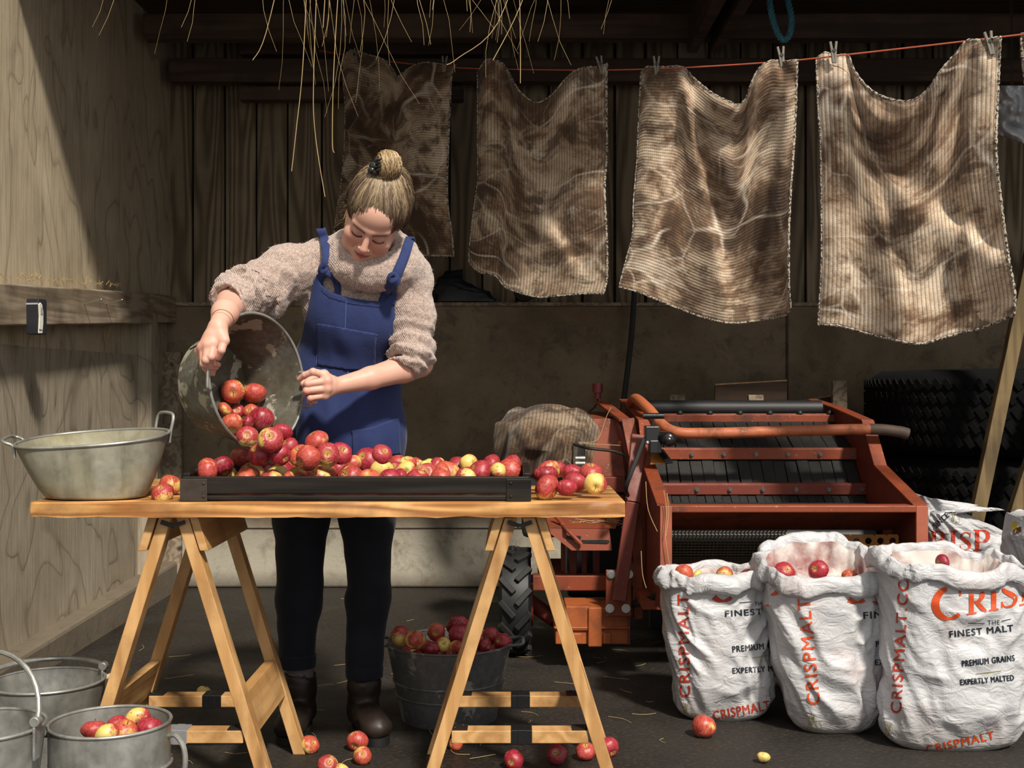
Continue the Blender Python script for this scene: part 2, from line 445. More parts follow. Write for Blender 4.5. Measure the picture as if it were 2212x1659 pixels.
def zinc_tip():
    g = N('lime_streaked_zinc'); v = g.co(); a = g.noise(v, 15, 7, .62, .5); b = g.noise(v, 60, 5, .65); c = g.noise(v, 7, 4, .5)
    col = g.mix(g.ramp(b, [(.3,0),(.7,1)]), (.085,.082,.065), (.17,.165,.135))
    col = g.mix(g.ramp(c, [(.45,0),(.62,.8)]), col, (.065,.052,.026))
    col = g.mix(g.ramp(a, [(.545,0),(.58,1)]), col, (.36,.34,.26))
    return g.done(col, .5, .2, g.bump(b, .2, .003))
M['zinc_tip'] = zinc_tip()
M['pole'] = wood('pole_timber', (.10,.068,.03), (.19,.13,.06), 2, 6, .8)
# ------------------------------------------------------------------ the barn
WX, BY = -1.80, 6.26                     # left wall plane, back wall plane
def struct(o): o['kind'] = 'structure'; return o
b = MB(); b.box((1.5, 2.4, -.05), (11, 10.2, .1)); struct(b.build('floor', M['floor'], smooth=0))
# back wall: concrete below, timber cladding above
b = MB(); b.box((1.3, BY+.11, .735), (6.6, .22, 1.466)); o = struct(b.build('wall_back', M['conc'], smooth=0, bevel=.01))
b = MB(); cols = []
x = WX-.06
while x < 4.3:
    w = .172+random.uniform(-.008,.008); r = (random.random(), random.random(), 0)
    dy = random.uniform(-.006,.006)
    b.box((x+w/2, BY+.135+dy, 2.27), (w-random.uniform(.008,.02), .03, 1.64)); cols += [r]*8; x += w
o = struct(b.build('wall_back_cladding', M['boards'], smooth=0)); vcol(o, 'board', cols)
b = MB(); b.box((1.3, BY+.19, 2.3), (6.6, .06, 1.75)); struct(b.build('wall_back_backing', M['darkwood'], smooth=0))
b = MB(); b.box((1.3, BY+.06, 1.475), (6.5, .14, .018)); struct(b.build('trim_1', M['rail'], smooth=0))
# joints cast in the concrete
b = MB(); b.box((1.43, BY-.002, .735), (.012, .012, 1.47)); b.box((-.4, BY-.001, .31), (2.8, .006, .005)); struct(b.build('trim_2', M['darkwood'], smooth=0))
# left wall of plywood sheets with a seam, foot kerb and rail
b = MB(); b.box((WX-.02, 4.74, 2.3), (.03, .62, 2.2)); b.box((WX-.02, 4.40, 2.3), (.034, .001, 2.2)); b.box((WX-.025, 5.75, 2.3), (.03, 1.38, 2.2)); b.box((WX-.018, 3.2, 2.3), (.03, 2.46, 2.2))
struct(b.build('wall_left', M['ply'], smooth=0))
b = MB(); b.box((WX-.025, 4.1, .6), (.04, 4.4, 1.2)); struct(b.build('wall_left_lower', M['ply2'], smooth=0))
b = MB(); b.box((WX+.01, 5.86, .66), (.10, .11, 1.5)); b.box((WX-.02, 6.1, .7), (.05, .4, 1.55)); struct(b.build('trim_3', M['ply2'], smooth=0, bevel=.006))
b = MB(); a0, a1 = Vector((WX+.035, 3.3, 1.285)), Vector((WX+.035, 5.80, 1.425)); b.bar(a0, a1, .075, .145); b.bar(a1+Vector((.0,.0,.004)), (WX+.03, 6.25, 1.445), .05, .14)
struct(b.build('trim_4', M['rail'], smooth=0, bevel=.006))
b = MB(); b.bar((WX+.03, 3.2, -.02), (WX+.03, 6.2, .05), .1, .2); struct(b.build('baseboard_left', M['kerb'], smooth=0, bevel=.015))
# loft / roof over the back of the barn
b = MB(); b.box((1.3, 5.3, 2.95), (6.8, 2.3, .1)); struct(b.build('ceiling', M['darkwood'], smooth=0))
EV_Y, EV_Z = 4.22, 2.66
b = MB(); b.box((1.3, EV_Y+.08, EV_Z+.15), (6.8, .16, .3)); struct(b.build('beam_front', M['darkwood'], smooth=0, bevel=.01))
for k, (y, z, h, x0, x1) in enumerate([(4.9, 2.86, .16, -1.9, 4.5), (5.75, 2.76, .12, -1.75, 4.5), (6.17, 2.66, .12, -1.75, 4.5), (6.21, 2.79, .08, -1.4, -.15), (6.2, 2.55, .07, -1.4, -.25)]):
    b = MB(); b.box(((x0+x1)/2, y, z), (x1-x0, .09, h)); struct(b.build('beam_cross', M['darkwood'], smooth=0, bevel=.008))
for x in (.86, .97):
    b = MB(); b.box((x, 5.3, 2.72), (.05, .9, .16)); struct(b.build('beam_joist', M['darkwood'], smooth=0, bevel=.006))
b = MB(); b.box((4.6, 4.6, 1.6), (.08, 3.6, 3.3)); struct(b.build('wall_right', M['darkwood'], smooth=0))
# ------------------------------------------------------------------ table board on two trestles
ZT = .765
def rough_board(name, x0, x1, y0, y1, z0, z1, mat, seed, wob=.006, nx=60):
    """sawn board with a waney, slightly hacked front edge"""
    b = MB(); ring = []
    for i in range(nx+1):
        x = x0+(x1-x0)*i/nx
        q = lambda k: wob*float(vnoise(x*9+k*7, k*3.3, 0, seed))+wob*.4*float(vnoise(x*40, k*5., 0, seed))
        end = .012*max(0, 1-min(i, nx-i)/1.5)
        pts = [(y0+q(0)*.6+end, z0+abs(q(1))*.7), (y0+q(2)*.5+end, (z0+z1)/2), (y0+q(3)*.6+end, z1-.004), (y0+.006+end, z1), (y1-.006, z1), (y1+q(4), z1-.006), (y1+q(5), z0), (y0+.02+end, z0+q(6)*.2)]
        ring.append([(x, p[0], p[1]) for p in pts])
    k = 8; vs = [p for r in ring for p in r]
    fs = [(i*k+j, i*k+(j+1)%k, (i+1)*k+(j+1)%k, (i+1)*k+j) for i in range(nx) for j in range(k)]
    fs += [tuple(range(k))[::-1], tuple(range(nx*k, nx*k+k))]
    b.add(vs, fs); return b.build(name, mat, smooth=30)
tb = rough_board('table_board', -1.205, .283, 3.0, 3.5, .726, ZT, M['board'], 3)
tag(tb, 'thick honey-coloured wooden plank with rough sawn edge laid across two trestles', 'table top')
sb = MB(); sb.box((-.96, 3.462, ZT+.0105), (.22, .05, .02)); o = sb.build('wood_strip', M['pinex'], bevel=.003)
tag(o, 'narrow pale wooden strip on the back edge of the plank behind the oval tub', 'wood')
def trestle(ax, tapes, label):
    root = empty('trestle', (ax, 3.27, 0), label, 'trestle', None)
    yf, yb, zt, sl = 3.065, 3.465, .724, .31
    for s in (-1, 1):
        for y in (yf, yb):
            top = Vector((ax+s*.022, y, zt-.002)); bot = Vector((ax+s*(.022+sl*zt), y, 0.0))
            b = MB(); b.prism([(bot.x-.017, y-.024, 0), (bot.x+.017, y-.024, 0), (top.x+.016, y-.024, top.z), (top.x-.016, y-.024, top.z)], (0, .048, 0))
            b.build('leg', M['pine'], root, 0, .002)
        xo = lambda z: ax+s*(.022+sl*(zt-z))
        # upper and lower planks joining front and back leg on the outer side
        for (za, zb, nm) in ((zt-.085, zt, 'top_plank'), (.17, .27, 'side_plank')):
            b = MB(); o1, o2 = (s*.019, s*.041) if nm == 'top_plank' else (-s*.014, s*.014)
            b.prism([(xo(za)+o1, yf-.03 if nm == 'top_plank' else yf+.026, za), (xo(za)+o2, yf-.03 if nm == 'top_plank' else yf+.026, za), (xo(zb)+o2, yf-.03 if nm == 'top_plank' else yf+.026, zb), (xo(zb)+o1, yf-.03 if nm == 'top_plank' else yf+.026, zb)], (0, yb-yf+(.06 if nm == 'top_plank' else -.052), 0))
            b.build(nm, M['pinex'], root, 0, .002)
    b = MB(); b.bar((ax-.03, yf-.03, zt-.012), (ax, yf-.032, zt-.022), .006, .010); b.bar((ax, yf-.032, zt-.022), (ax+.03, yf-.03, zt-.012), .006, .010)
    b.build('hinge', M['iron'], root, 0)
    for (y, z, t) in ((yf+.01, .165, tapes[0]), (yb-.03, .16, tapes[1])):
        w = .022+sl*(zt-z)-.02
        b = MB(); b.box((ax-w/2, y, z), (w-.004, .05, .032)); b.box((ax+w/2, y, z), (w-.004, .05, .032))
        st = b.build('spreader_bar', M['pinex'], root, 0, .002)
        b = MB()
        for kx in range(3): b.box((ax+(kx-1)*.017+.004, y, z), (.02, .055+.002*(kx%2), .037+.0015*(kx%2)))
        b.build('tape', M[t], st, 0, .002)
        for s in (-1, 1):
            b = MB(); b.box((ax+s*(w-.02), y, z+.018), (.045, .046, .003)); b.ball((ax+s*(w-.01), y-.012, z+.02), .004, 5); b.ball((ax+s*(w-.03), y+.01, z+.02), .004, 5)
            b.build('metal_hinge', M['iron'], st, 0)
    return root
trestle(-.855, ('greytape', 'tape'), 'wooden trestle under the left end of the plank, one bar wrapped in grey tape')
trestle(.02, ('tape', 'tape'), 'wooden trestle under the right end of the plank, both bars wrapped in black tape')
# ------------------------------------------------------------------ black slatted tray full of apples
cr = empty('apple_tray', (-.39, 3.26, ZT), 'long low black wooden tray heaped with apples on the plank', 'tray')
x0, x1, y0, y1, zb, zt = -.832, .048, 3.018, 3.485, ZT+.001, ZT+.063
b = MB(); b.box(((x0+x1)/2, y0+.011, zb+.040), (x1-x0-.01, .022, .043)); b.box(((x0+x1)/2, y0+.013, zb+.0085), (x1-x0-.01, .020, .012)); b.build('front_board', M['crate'], cr, 0, .0025)
b = MB(); b.box(((x0+x1)/2, y1-.011, zb+.034), (x1-x0-.01, .022, .055)); b.build('back_board', M['crate'], cr, 0, .0025)
for x in (x0+.009, x1-.009):
    b = MB(); b.box((x, (y0+y1)/2, zb+.035), (.018, y1-y0-.046, .068)); b.build('end_board', M['crate'], cr, 0, .0025)
b = MB(); n = 9
for i in range(n):
    y = y0+.03+(y1-y0-.06)*(i+.5)/n; b.box(((x0+x1)/2, y, zb+.006), (x1-x0-.04, .04, .010))
b.build('bottom_slats', M['crate'], cr, 0)
def rusty():
    g = N('rusty_plate'); f = g.noise(g.co(), 40, 5, .6)
    return g.done(g.mix(f, (.03,.022,.017), (.085,.06,.045)), .5, .4, g.bump(f, .3, .003))
M['rusty'] = rusty()
for (xa, xb) in ((x0, x0+.068), (x1-.062, x1)):
    b = MB(); b.box(((xa+xb)/2, y0-.001, zb+.028), (xb-xa, .004, .056))
    for z in (.012, .045): b.ball(((xa+xb)/2+(.025 if xa < -.5 else -.02), y0-.003, zb+z), (.004, .003, .004), 6)
    b.build('corner_plate', M['rusty'] if xa < -.5 else M['crate'], cr, 0, .0015)
# ------------------------------------------------------------------ galvanised vessels
def ring_pts(c, ax, ay, n=64):
    c = Vector(c); return [c+Vector(ax)*math.cos(2*PI*k/n)+Vector(ay)*math.sin(2*PI*k/n) for k in range(n)]
def shell(rings, t=.0022):
    """thin-walled vessel from rings of points, bottom first: outside, then inside"""
    n = len(rings[0]); b = MB(); R = [list(r) for r in rings]
    cs = [sum(r, Vector())/n for r in R]
    inn = [[p+(cs[i]-p).normalized()*t for p in r] for i, r in enumerate(R)]
    up = (cs[-1]-cs[0]).normalized()
    inn[0] = [p+up*t for p in inn[0]]
    A = R+inn[::-1]; vs = [p for r in A for p in r]
    fs = [(i*n+k, i*n+(k+1)%n, (i+1)*n+(k+1)%n, (i+1)*n+k) for i in range(len(A)-1) for k in range(n)]
    fs += [tuple(range(n))[::-1], tuple(range((len(A)-1)*n, len(A)*n))]
    b.add(vs, fs); return b
def round_rings(c, prof, axis=(0,0,1), n=64):
    """prof of (r, h) along axis from centre c"""
    a = Vector(axis).normalized(); u = a.orthogonal().normalized()
    if abs(a.z) > .9: u = Vector((1,0,0)); u = (u-a*u.dot(a)).normalized()
    w = a.cross(u); c = Vector(c)
    return [ring_pts(c+a*h, u*r, w*r, n) for r, h in prof]
def wire_ring(pts, r): return MB().tube(pts, r, 8, closed=True)
def loopy(P, r, n=8): return MB().tube(catmull(P, n), r, 8)
# oval tub standing on the left end of the plank
tub = empty('oval_tub', (-1.08, 3.1, ZT), 'empty oval galvanised tub standing on the left end of the plank', 'tub')
rings = []
bc, rc = Vector((-1.075, 3.115, ZT+.001)), Vector((-1.098, 3.155, 0))
for t in [0, .02, .06, .15, .3, .5, .7, .85, 1.0]:
    e = t**.8; c = bc.lerp(Vector((rc.x, rc.y, bc.z)), e)
    ax, ay = .118+(.192-.118)*e**.9, .085+(.152-.085)*e**.9
    if t == 0: ax -= .012; ay -= .012
    rg = []
    for k in range(80):
        a = 2*PI*k/80; x = c.x+ax*math.copysign(abs(math.cos(a))**.85, math.cos(a)); y = c.y+ay*math.copysign(abs(math.sin(a))**.85, math.sin(a))
        z = bc.z+t*(.152+.10*(y-3.155)+.055*(x+1.1))
        rg.append(Vector((x, y, z)))
    rings.append(rg)
shell(rings).build('tub_body', M['zinc_tub'], tub, 60)
wire_ring(rings[-1], .0042).build('rolled_rim', M['zinc_pale'], tub)
def side_handle(name, ring, k, parent, out, up, half=4, r=.0042, mat='zinc_pale', strap=True):
    n = len(ring); c = sum(ring, Vector())/n
    p0, p1 = ring[(k-half)%n], ring[(k+half)%n]; m = (p0+p1)/2; o = (m-c).normalized()
    q = o*out+Vector((0,0,up))
    P = [p0-Vector((0,0,.03)) if strap else p0, p0+o*.004, p0+q*.75, p0.lerp(p1,.2)+q, p0.lerp(p1,.8)+q, p1+q*.75, p1+o*.004, p1-Vector((0,0,.03)) if strap else p1]
    return loopy(P, r).build(name, M[mat], parent)
side_handle('handle', rings[-1], 42, tub, .035, .016)
side_handle('handle', rings[-1], 8, tub, .014, .045)
# round tub being tipped out
TN = Vector((.85, -.50, .09)).normalized(); TC = W(558, 822, 3.24)
tip = empty('tipped_tub', TC, 'round galvanised tub tipped on its side, held by the woman and pouring apples', 'tub')
prof = [(.118, -.168), (.130, -.166), (.133, -.160), (.1345, -.150), (.137, -.145), (.150, -.10), (.170, -.04), (.183, 0)]
u = Vector((0,0,1)); u = (u-TN*u.dot(TN)).normalized(); w = TN.cross(u)           # u: up in the rim plane, w: along the handles
TU, TWd = u, w
tr = [ring_pts(TC+TN*h, u*r, w*r, 96) for r, h in prof]
shell(tr).build('tub_body', M['zinc_tip'], tip, 50)
wire_ring(tr[-1], .0038).build('rolled_rim', M['zinc_pale'], tip)
for (k, q, r_) in ((60, 1, .0022), (12, 1, .0022), (26, -3, .0012)):
    MB().tube([tr[i][k]+(tr[i][k]-TC).normalized()*.001*q for i in range(4, 8)], r_, 6).build('seam', M['iron'], tip)
SHF = 2 if w.x > 0 else -2
def rim_handle(k0, k1, out, name, lift=0.0):
    p0, p1 = tr[-1][k0%96], tr[-1][k1%96]; o = ((p0+p1)/2-TC).normalized()*out+TN*lift
    P = [p0-TN*.02, p0, p0+o*.8, p0.lerp(p1,.15)+o, p0.lerp(p1,.85)+o, p1+o*.8, p1, p1-TN*.02]
    return loopy(P, .004).build(name, M['zinc_pale'], tip), P
# w points which way in the picture
sgn = 1 if w.x > 0 else -1
kR = 24 if sgn > 0 else 72; kL = 72 if sgn > 0 else 24
_, HR = rim_handle(kR-4+SHF, kR+4+SHF, .040, 'handle')
_, HL = rim_handle(kL-4+SHF, kL+4+SHF, .022, 'handle', .012)
HRc = sum(HR[2:6], Vector())/4; HLc = sum(HL[2:6], Vector())/4
# tall pot with two D handles, front left
def vessel(name, c, prof, mat, label, cat, group=None, beads=(), rim=.004):
    root = empty(name, Vector(c), label, cat, group)
    rg = round_rings(c, prof); shell(rg).build('body', M[mat], root, 50)
    wire_ring(rg[-1], rim).build('rolled_rim', M[mat], root)
    for (r, h) in beads:
        wire_ring(round_rings(c, [(r, h)])[0], .0045).build('bead', M[mat], root)
    return root, rg
pc = Vector((-.868*1.0-.06-.0, 2.86, 0)); pc = Vector(((238-CX)/F*2.87, 2.87, 0))
pot, rg = vessel('preserving_pot', pc, [(.13,.002),(.137,.006),(.139,.05),(.1395,.15),(.14,.255)], 'zinc_pale', 'grey galvanised pot with two loop handles and a few apples inside, front left', 'pot', beads=[(.141,.155),(.141,.06)])
for s in (-1, 1):
    x = pc.x+s*.138
    P = [(x, pc.y-.004, .222), (x+s*.022, pc.y-.01, .224), (x+s*.042, pc.y-.014, .195), (x+s*.044, pc.y-.014, .150), (x+s*.03, pc.y-.012, .115), (x, pc.y-.006, .105)]
    loopy(P, .0065).build('handle', M['zinc_pale'], pot)
# wide bucket behind it
ac = Vector((-1.27, 3.29, 0))
bkt, rg = vessel('bucket', ac, [(.105,.004),(.115,.0),(.117,.01),(.128,.12),(.142,.20),(.150,.25)], 'zinc_pale', 'wide empty galvanised bucket with its handle laid back, behind the grey pot', 'bucket', beads=[(.1315,.16)])
def ear(c, s, parent, z, r, ax=(1,0,0)):
    a = Vector(ax); p = Vector(c)+a*(s*r); b = MB()
    b.box(p+Vector((0,0,z-.03))+a*(s*.003), (.006, .03, .075)); b.tube([p+Vector((0,-.012,z+.018))+a*(s*.003), p+Vector((0,.012,z+.018))+a*(s*.003)], .012, 12)
    return b.build('handle_ear', M['zinc_pale'], parent, 40, .002)
def bail(c, r, z, lean, parent, ax=(1,0,0), up=.155, rad=.005):
    a = Vector(ax); n = Vector((-a.y, a.x, 0)); P = []
    for k in range(19):
        t = PI*k/18; h = math.sin(t)*up
        P.append(Vector(c)+a*(r*math.cos(t))+Vector((0,0,z+h*math.cos(lean)))+n*(h*math.sin(lean)))
    return MB().tube(P, rad, 8).build('bail_handle', M['zinc_pale'], parent)
axA = Vector((.80, .60, 0))
for s in (-1, 1): ear(ac, s, bkt, .25, .150, axA)
bail(ac, .152, .27, 1.50, bkt, axA, .135, .007)
# bucket cut by the left edge of the picture
cc = Vector((-1.20, 2.715, 0))
bk2, rg = vessel('bucket', cc, [(.098,.004),(.105,0),(.107,.01),(.14,.29)], 'zinc_pale', 'galvanised bucket with raised bail handle, cut off by the left edge of the photo', 'bucket')
axB = Vector((.97, -.22, 0))
for s in (-1, 1): ear(cc, s, bk2, .29, .140, axB)
bail(cc, .146, .305, .35, bk2, axB, .15, .006)
# big bucket of apples in the shade under the plank
uc = Vector((-.2, 3.83, 0))
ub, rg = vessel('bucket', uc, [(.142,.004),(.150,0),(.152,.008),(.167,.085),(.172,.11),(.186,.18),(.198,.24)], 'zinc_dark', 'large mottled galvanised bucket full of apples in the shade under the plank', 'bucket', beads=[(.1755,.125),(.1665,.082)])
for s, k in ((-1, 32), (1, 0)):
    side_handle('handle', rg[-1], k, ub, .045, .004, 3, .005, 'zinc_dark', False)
# ------------------------------------------------------------------ orange two-wheeled machine with rubber flaps
M['orange'] = paint('orange_enamel', (.235,.046,.015))
M['red'] = paint('dark_red_shaded_enamel', (.17,.028,.014), amt=.35)  # dark red that also carries the shade on faces turned from the sun
M['pinko'] = paint('faded_orange_enamel', (.38,.105,.058), amt=.3, rough=.55)
M['yelo'] = paint('yellow_orange_enamel', (.48,.19,.035), amt=.45)
M['flap'] = plain('rubber_flap', (.02,.019,.018), .6, 0, .3, .5, 60)
M['rollbrown'] = plain('brown_roller', (.05,.03,.018), .7, amp=.5)
M['dullsteel'] = plain('dull_steel', (.16,.15,.14), .45, .8)
mc = empty('farm_machine', (.9, 4.6, 0), 'orange farm machine with black rubber flaps and a fat handlebar, behind the white sacks', 'machine')
XL, XR = .50, 1.36
def plate(x, t, name, mat):
    pts = [(4.05,.30), (4.05,.650), (4.48,.752), (4.64,.915), (5.05,.955), (5.5,.985), (5.5,.45), (4.75,.25)]
    b = MB(); b.prism([(x, y, z) for y, z in pts], (t, 0, 0)); return b.build(name, mat, mc, 0, .003)
plate(XL, .010, 'side_plate', M['red']); plate(XR, .010, 'side_plate', M['red'])  # shade on these plates is put into their colour
for x, s in ((XL+.005, 1), (XR+.005, 1)):
    b = MB(); b.box((x+.012*s, 4.045, .475), (.040, .012, .352)); b.build('front_flange', M['pinko'], mc, 0, .002)
    b = MB(); P = [(4.045,.652), (4.48,.755), (4.64,.918), (5.06,.959), (5.5,.988)]
    for (ya, za), (yb, zb) in zip(P, P[1:]): b.bar((x+.006*s, ya, za), (x+.006*s, yb, zb), .048, .008)
    b.build('top_flange', M['orange'], mc, 0, .002)
def cross(y, z, h, d, mat, name, x0=XL+.012, x1=XR, nb=7, ball=False):
    b = MB(); b.box(((x0+x1)/2, y, z), (x1-x0, d, h)); b.box(((x0+x1)/2, y+.02, z+h/2), (x1-x0, .045, .008)); o = b.build(name, mat, mc, 0, .003)
    for i in range(nb):
        x = x0+.07+(x1-x0-.09)*i/max(nb-1, 1); q = MB()
        if ball: q.ball((x, y-.004, z+h/2+.006), .013, 8)
        else: q.bolt((x, y-d/2, z), (0,-1,0), .0062, .011)
        q.build('bolt', M['black'] if ball else M['dullsteel'], o, 40)
cross(5.08, .913, .036, .03, M['orange'], 'cross_bar', ball=True)
cross(4.75, .783, .042, .012, M['orange'], 'cross_bar')
cross(4.62, .655, .040, .012, M['red'], 'cross_bar')
b = MB(); b.box(((XL+XR)/2+.01, 4.07, .640), (XR-XL-.02, .06, .024)); b.build('front_bar', M['orange'], mc, 0, .004)
b = MB(); b.prism([(XL+.012, 4.10, .63), (XL+.012, 4.108, .63), (XL+.012, 4.30, .545), (XL+.012, 4.292, .54)], (XR-XL-.012, 0, 0)); b.build('front_panel', M['orange'], mc, 0)
# hanging flaps, strip by strip in one curtain each
def flaps(y0, z0, y1, z1, n, name):
    b = MB(); w = (XR-XL-.02)/n
    for i in range(n):
        x = XL+.014+w*(i+.5); j = .004*math.sin(i*2.3)
        b.bar((x, y0+j, z0), (x+.003*math.sin(i*5), y1+j, z1), w*.95, .006, up=(0,-1,0))
    return b.build(name, M['flap'], mc, 0, .0015)
flaps(5.06, .90, 4.79, .80, 18, 'rubber_flaps'); flaps(4.765, .765, 4.66, .665, 18, 'rubber_flaps'); flaps(4.64, .64, 4.45, .53, 26, 'rubber_flaps')
b = MB(); b.tube([(XL+.02, 5.18, .955), (XR-.03, 5.18, .955)], .035, 16); b.build('rubber_roll', M['black'], mc)
b = MB(); b.tube([(XL+.014, 4.46, .56), (XR-.004, 4.46, .56)], .06, 18); b.build('drum', M['black'], mc)
b = MB(); b.box(((XL+XR)/2, 5.3, .7), (XR-XL-.03, .3, .46)); b.build('inner_box', M['flap'], mc, 0)
# handlebar tube with its dark worn end and hooked left end
P = catmull([(.50, 5.05, .98), (.505, 4.9, 1.0), (.53, 4.70, .965), (.60, 4.55, .885), (.75, 4.53, .875), (1.1, 4.53, .885), (1.35, 4.53, .890)], 8)
b = MB().tube(P, .021, 14); hb = b.build('handlebar', paint('worn_orange_enamel', (.44,.125,.05), amt=.9), mc)
b = MB().tube(catmull([(1.345, 4.53, .890), (1.40, 4.53, .888), (1.46, 4.53, .880), (1.49, 4.53, .872)], 6), [.0212]*12+[.022]*7, 14); b.build('handle_grip', M['rollbrown'], hb)
# control block: clamp, T handle, ball grip, cable, tongue
cb = W(1408, 938, 4.42)
b = MB(); b.box(cb, (.055, .06, .062)); b.box(cb+Vector((.01,-.01,-.045)), (.045, .05, .05)); ct = b.build('control_block', M['blackgloss'], mc, 0, .005)
b = MB(); b.tube([cb+Vector((.004,0,.03)), cb+Vector((.004,0,.062))], .005, 8); b.tube([cb+Vector((-.032,0,.067)), cb+Vector((.045,0,.067))], .011, 10); b.build('t_handle', M['blackgloss'], ct)
g0 = W(1428, 945, 4.42); g1 = W(1445, 949, 4.36)
b = MB(); b.tube([g0+Vector((-.02,.04,0)), g0, g1], [.022,.024,.027], 16); b.ball(g1+Vector((0,-.004,0)), (.027,.018,.027), 10); b.build('ball_grip', M['blackgloss'], ct)
MB().ball(g1+Vector((-.001,-.022,.002)), (.005,.003,.005), 6).build('screw', M['steel'], ct); MB().ball(cb+Vector((-.02,-.032,-.03)), .008, 6).build('screw', M['steel'], ct)
b = MB(); b.tube(catmull([W(1390, 950, 4.40), W(1378, 985, 4.35), W(1362, 1025, 4.32), W(1352, 1055, 4.33), W(1356, 1070, 4.4)], 8), .008, 8); b.build('cable', M['black'], mc)
b = MB(); b.tube(catmull([W(1240, 960, 4.7), W(1270, 968, 4.6), W(1330, 976, 4.6), W(1375, 998, 4.55), W(1378, 1010, 4.6)], 8), .006, 8); b.build('cable', M['iron'], mc)
b = MB(); b.prism([W(1405, 1003, 4.42), W(1437, 1003, 4.42), W(1424, 968, 4.52), W(1408, 965, 4.52)], (0,0,.006)); b.build('rusty_bracket', M['yelo'], mc, 0)
b = MB(); b.bar(W(1425, 972, 4.47), W(1446, 1000, 4.38), .028, .008, up=(0,-.5,1)); b.build('black_tongue', M['blackgloss'], mc, 0, .002)
# perforated plate and expanded-metal grid under the front bar
b = MB(); x0, x1, zc, cw = .965, 1.345, .525, .042; nx = 9
def holed(b, cx, cz, w, h, r, y):
    k = 24; vs = []
    for i in range(k):
        a = 2*PI*(i+.5)/k; c, s = math.cos(a), math.sin(a); m = max(abs(c)/(w/2), abs(s)/(h/2))
        vs += [(cx+c/m, y, cz+s/m), (cx+r*c, y, cz+r*s), (cx+r*c, y+.006, cz+r*s)]
    fs = []
    for i in range(k):
        j = (i+1)%k; fs += [(3*i, 3*j, 3*j+1, 3*i+1), (3*i+1, 3*j+1, 3*j+2, 3*i+2)]
    b.add(vs, fs)
for i in range(9):
    for r in range(2): holed(b, x0+cw*(i+.5)+(0 if r == 0 else .0), .515-.045*r, cw, .045, .0115, 4.18)
b.build('perforated_plate', M['yelo'], mc, 0)
b = MB(); wx0, wx1, wz0, wz1, gy = XL+.02, .965, .44, .545, 4.27; m = 34
for i in range(m+1):
    x = wx0+(wx1-wx0)*i/m
    b.tube([(x+.0035*(-1)**k, gy+.03-.06*(k/10), wz0+(wz1-wz0)*k/10) for k in range(11)], .0022, 5)
for k in range(11):
    z = wz0+(wz1-wz0)*k/10; b.tube([(wx0, gy+.03-.06*(k/10), z), (wx1, gy+.03-.06*(k/10), z)], .0020, 5)
b.build('wire_grid', plain('tarnished_wire', (.16,.13,.08), .45, .6), mc)
b = MB(); b.tube([(XL+.02, 4.30, .39), (XR-.03, 4.30, .39)], .052, 20); b.build('roller', M['rollbrown'], mc)
b = MB(); b.tube([(XL+.02, 4.42, .50), (XR-.03, 4.42, .50)], .03, 20); b.build('roller', M['black'], mc)
# left-hand side: hopper box, stay, leaning arm, bolted plate, frame, gearbox
b = MB(); fr = [W(1258, 905, 4.85), W(1337, 905, 4.85), W(1352, 1030, 4.80), W(1280, 1030, 4.80)]; bk = [W(1231, 889, 5.25), W(1320, 889, 5.25), W(1335, 1010, 5.2), W(1250, 1010, 5.2)]
b.add(fr+bk, [(0,1,2,3), (4,7,6,5), (0,4,5,1), (1,5,6,2), (2,6,7,3), (3,7,4,0)]); b.build('hopper_box', M['orange'], mc, 0, .004)
b = MB(); b.box(W(1315, 1046, 4.79), (.13, .05, .062)); b.box(W(1316, 1075, 4.82), (.12, .05, .03)); b.build('hopper_foot', M['red'], mc, 0, .004)
b = MB(); b.bar(W(1298, 868, 5.1), W(1350, 908, 4.75), .05, .012); b.bar(W(1356, 905, 4.74), W(1374, 995, 4.66), .05, .012, up=(0,-1,0)); b.build('stay_bar', M['orange'], mc, 0, .002)
b = MB(); b.bar(W(1334, 915, 4.8), W(1362, 1005, 4.72), .05, .010, up=(1,0,0)); b.build('stay_web', M['red'], mc, 0)
b = MB(); p = W(1291, 862, 5.12); b.tube([p, p+Vector((0,0,.03))], .014, 14); b.tube([p+Vector((0,0,.028)), p+Vector((0,0,.066))], .022, 16); b.build('filler_cap', plain('dark_red_plastic', (.14,.012,.016), .4), mc, 30)
b = MB(); b.tube(catmull([p, p+Vector((-.02,-.02,-.04)), p+Vector((-.09,-.05,-.07))], 6), .004, 6); b.build('cable', M['iron'], mc)
b = MB(); b.bar(W(1380, 940, 4.52), W(1366, 1085, 4.42), .055, .02, up=(0,-1,0)); b.bar(W(1366, 1085, 4.42), W(1337, 1298, 4.38), .05, .02, up=(0,-1,0)); b.build('lean_arm', M['red'], mc, 0, .003)
b = MB(); b.box(W(1378, 1215, 4.50), (.034, .03, .42)); b.build('post', M['orange'], mc, 0, .003)
b = MB(); b.box(W(1336, 1281, 4.42), (.094, .012, .172)); o = b.build('bolt_plate', M['orange'], mc, 0, .004)
for (px, py) in ((1320, 1240), (1358, 1240), (1317, 1314), (1352, 1314)):
    q = MB(); q.bolt(W(px, py, 4.412), (0,-1,0), .011, .012); q.build('bolt', M['steel'], o, 40)
b = MB(); b.box(W(1235, 1257, 4.62), (.30, .06, .058)); b.build('frame_bar', M['orange'], mc, 0, .004)
b = MB(); b.box(W(1190, 1235, 4.85), (.10, .4, .05)); b.build('frame_bar', M['red'], mc, 0, .004)
for px, w in ((1216, .016), (1238, .028), (1288, .026), (1262, .02)):
    b = MB(); b.box(W(px, 1205, 4.72), (w, .03, .13)); b.build('frame_post', M['red'], mc, 0, .002)
b = MB(); tp = [W(1164, 1116, 4.75), W(1345, 1116, 4.75), W(1330, 1142, 4.52), W(1174, 1140, 4.52)]
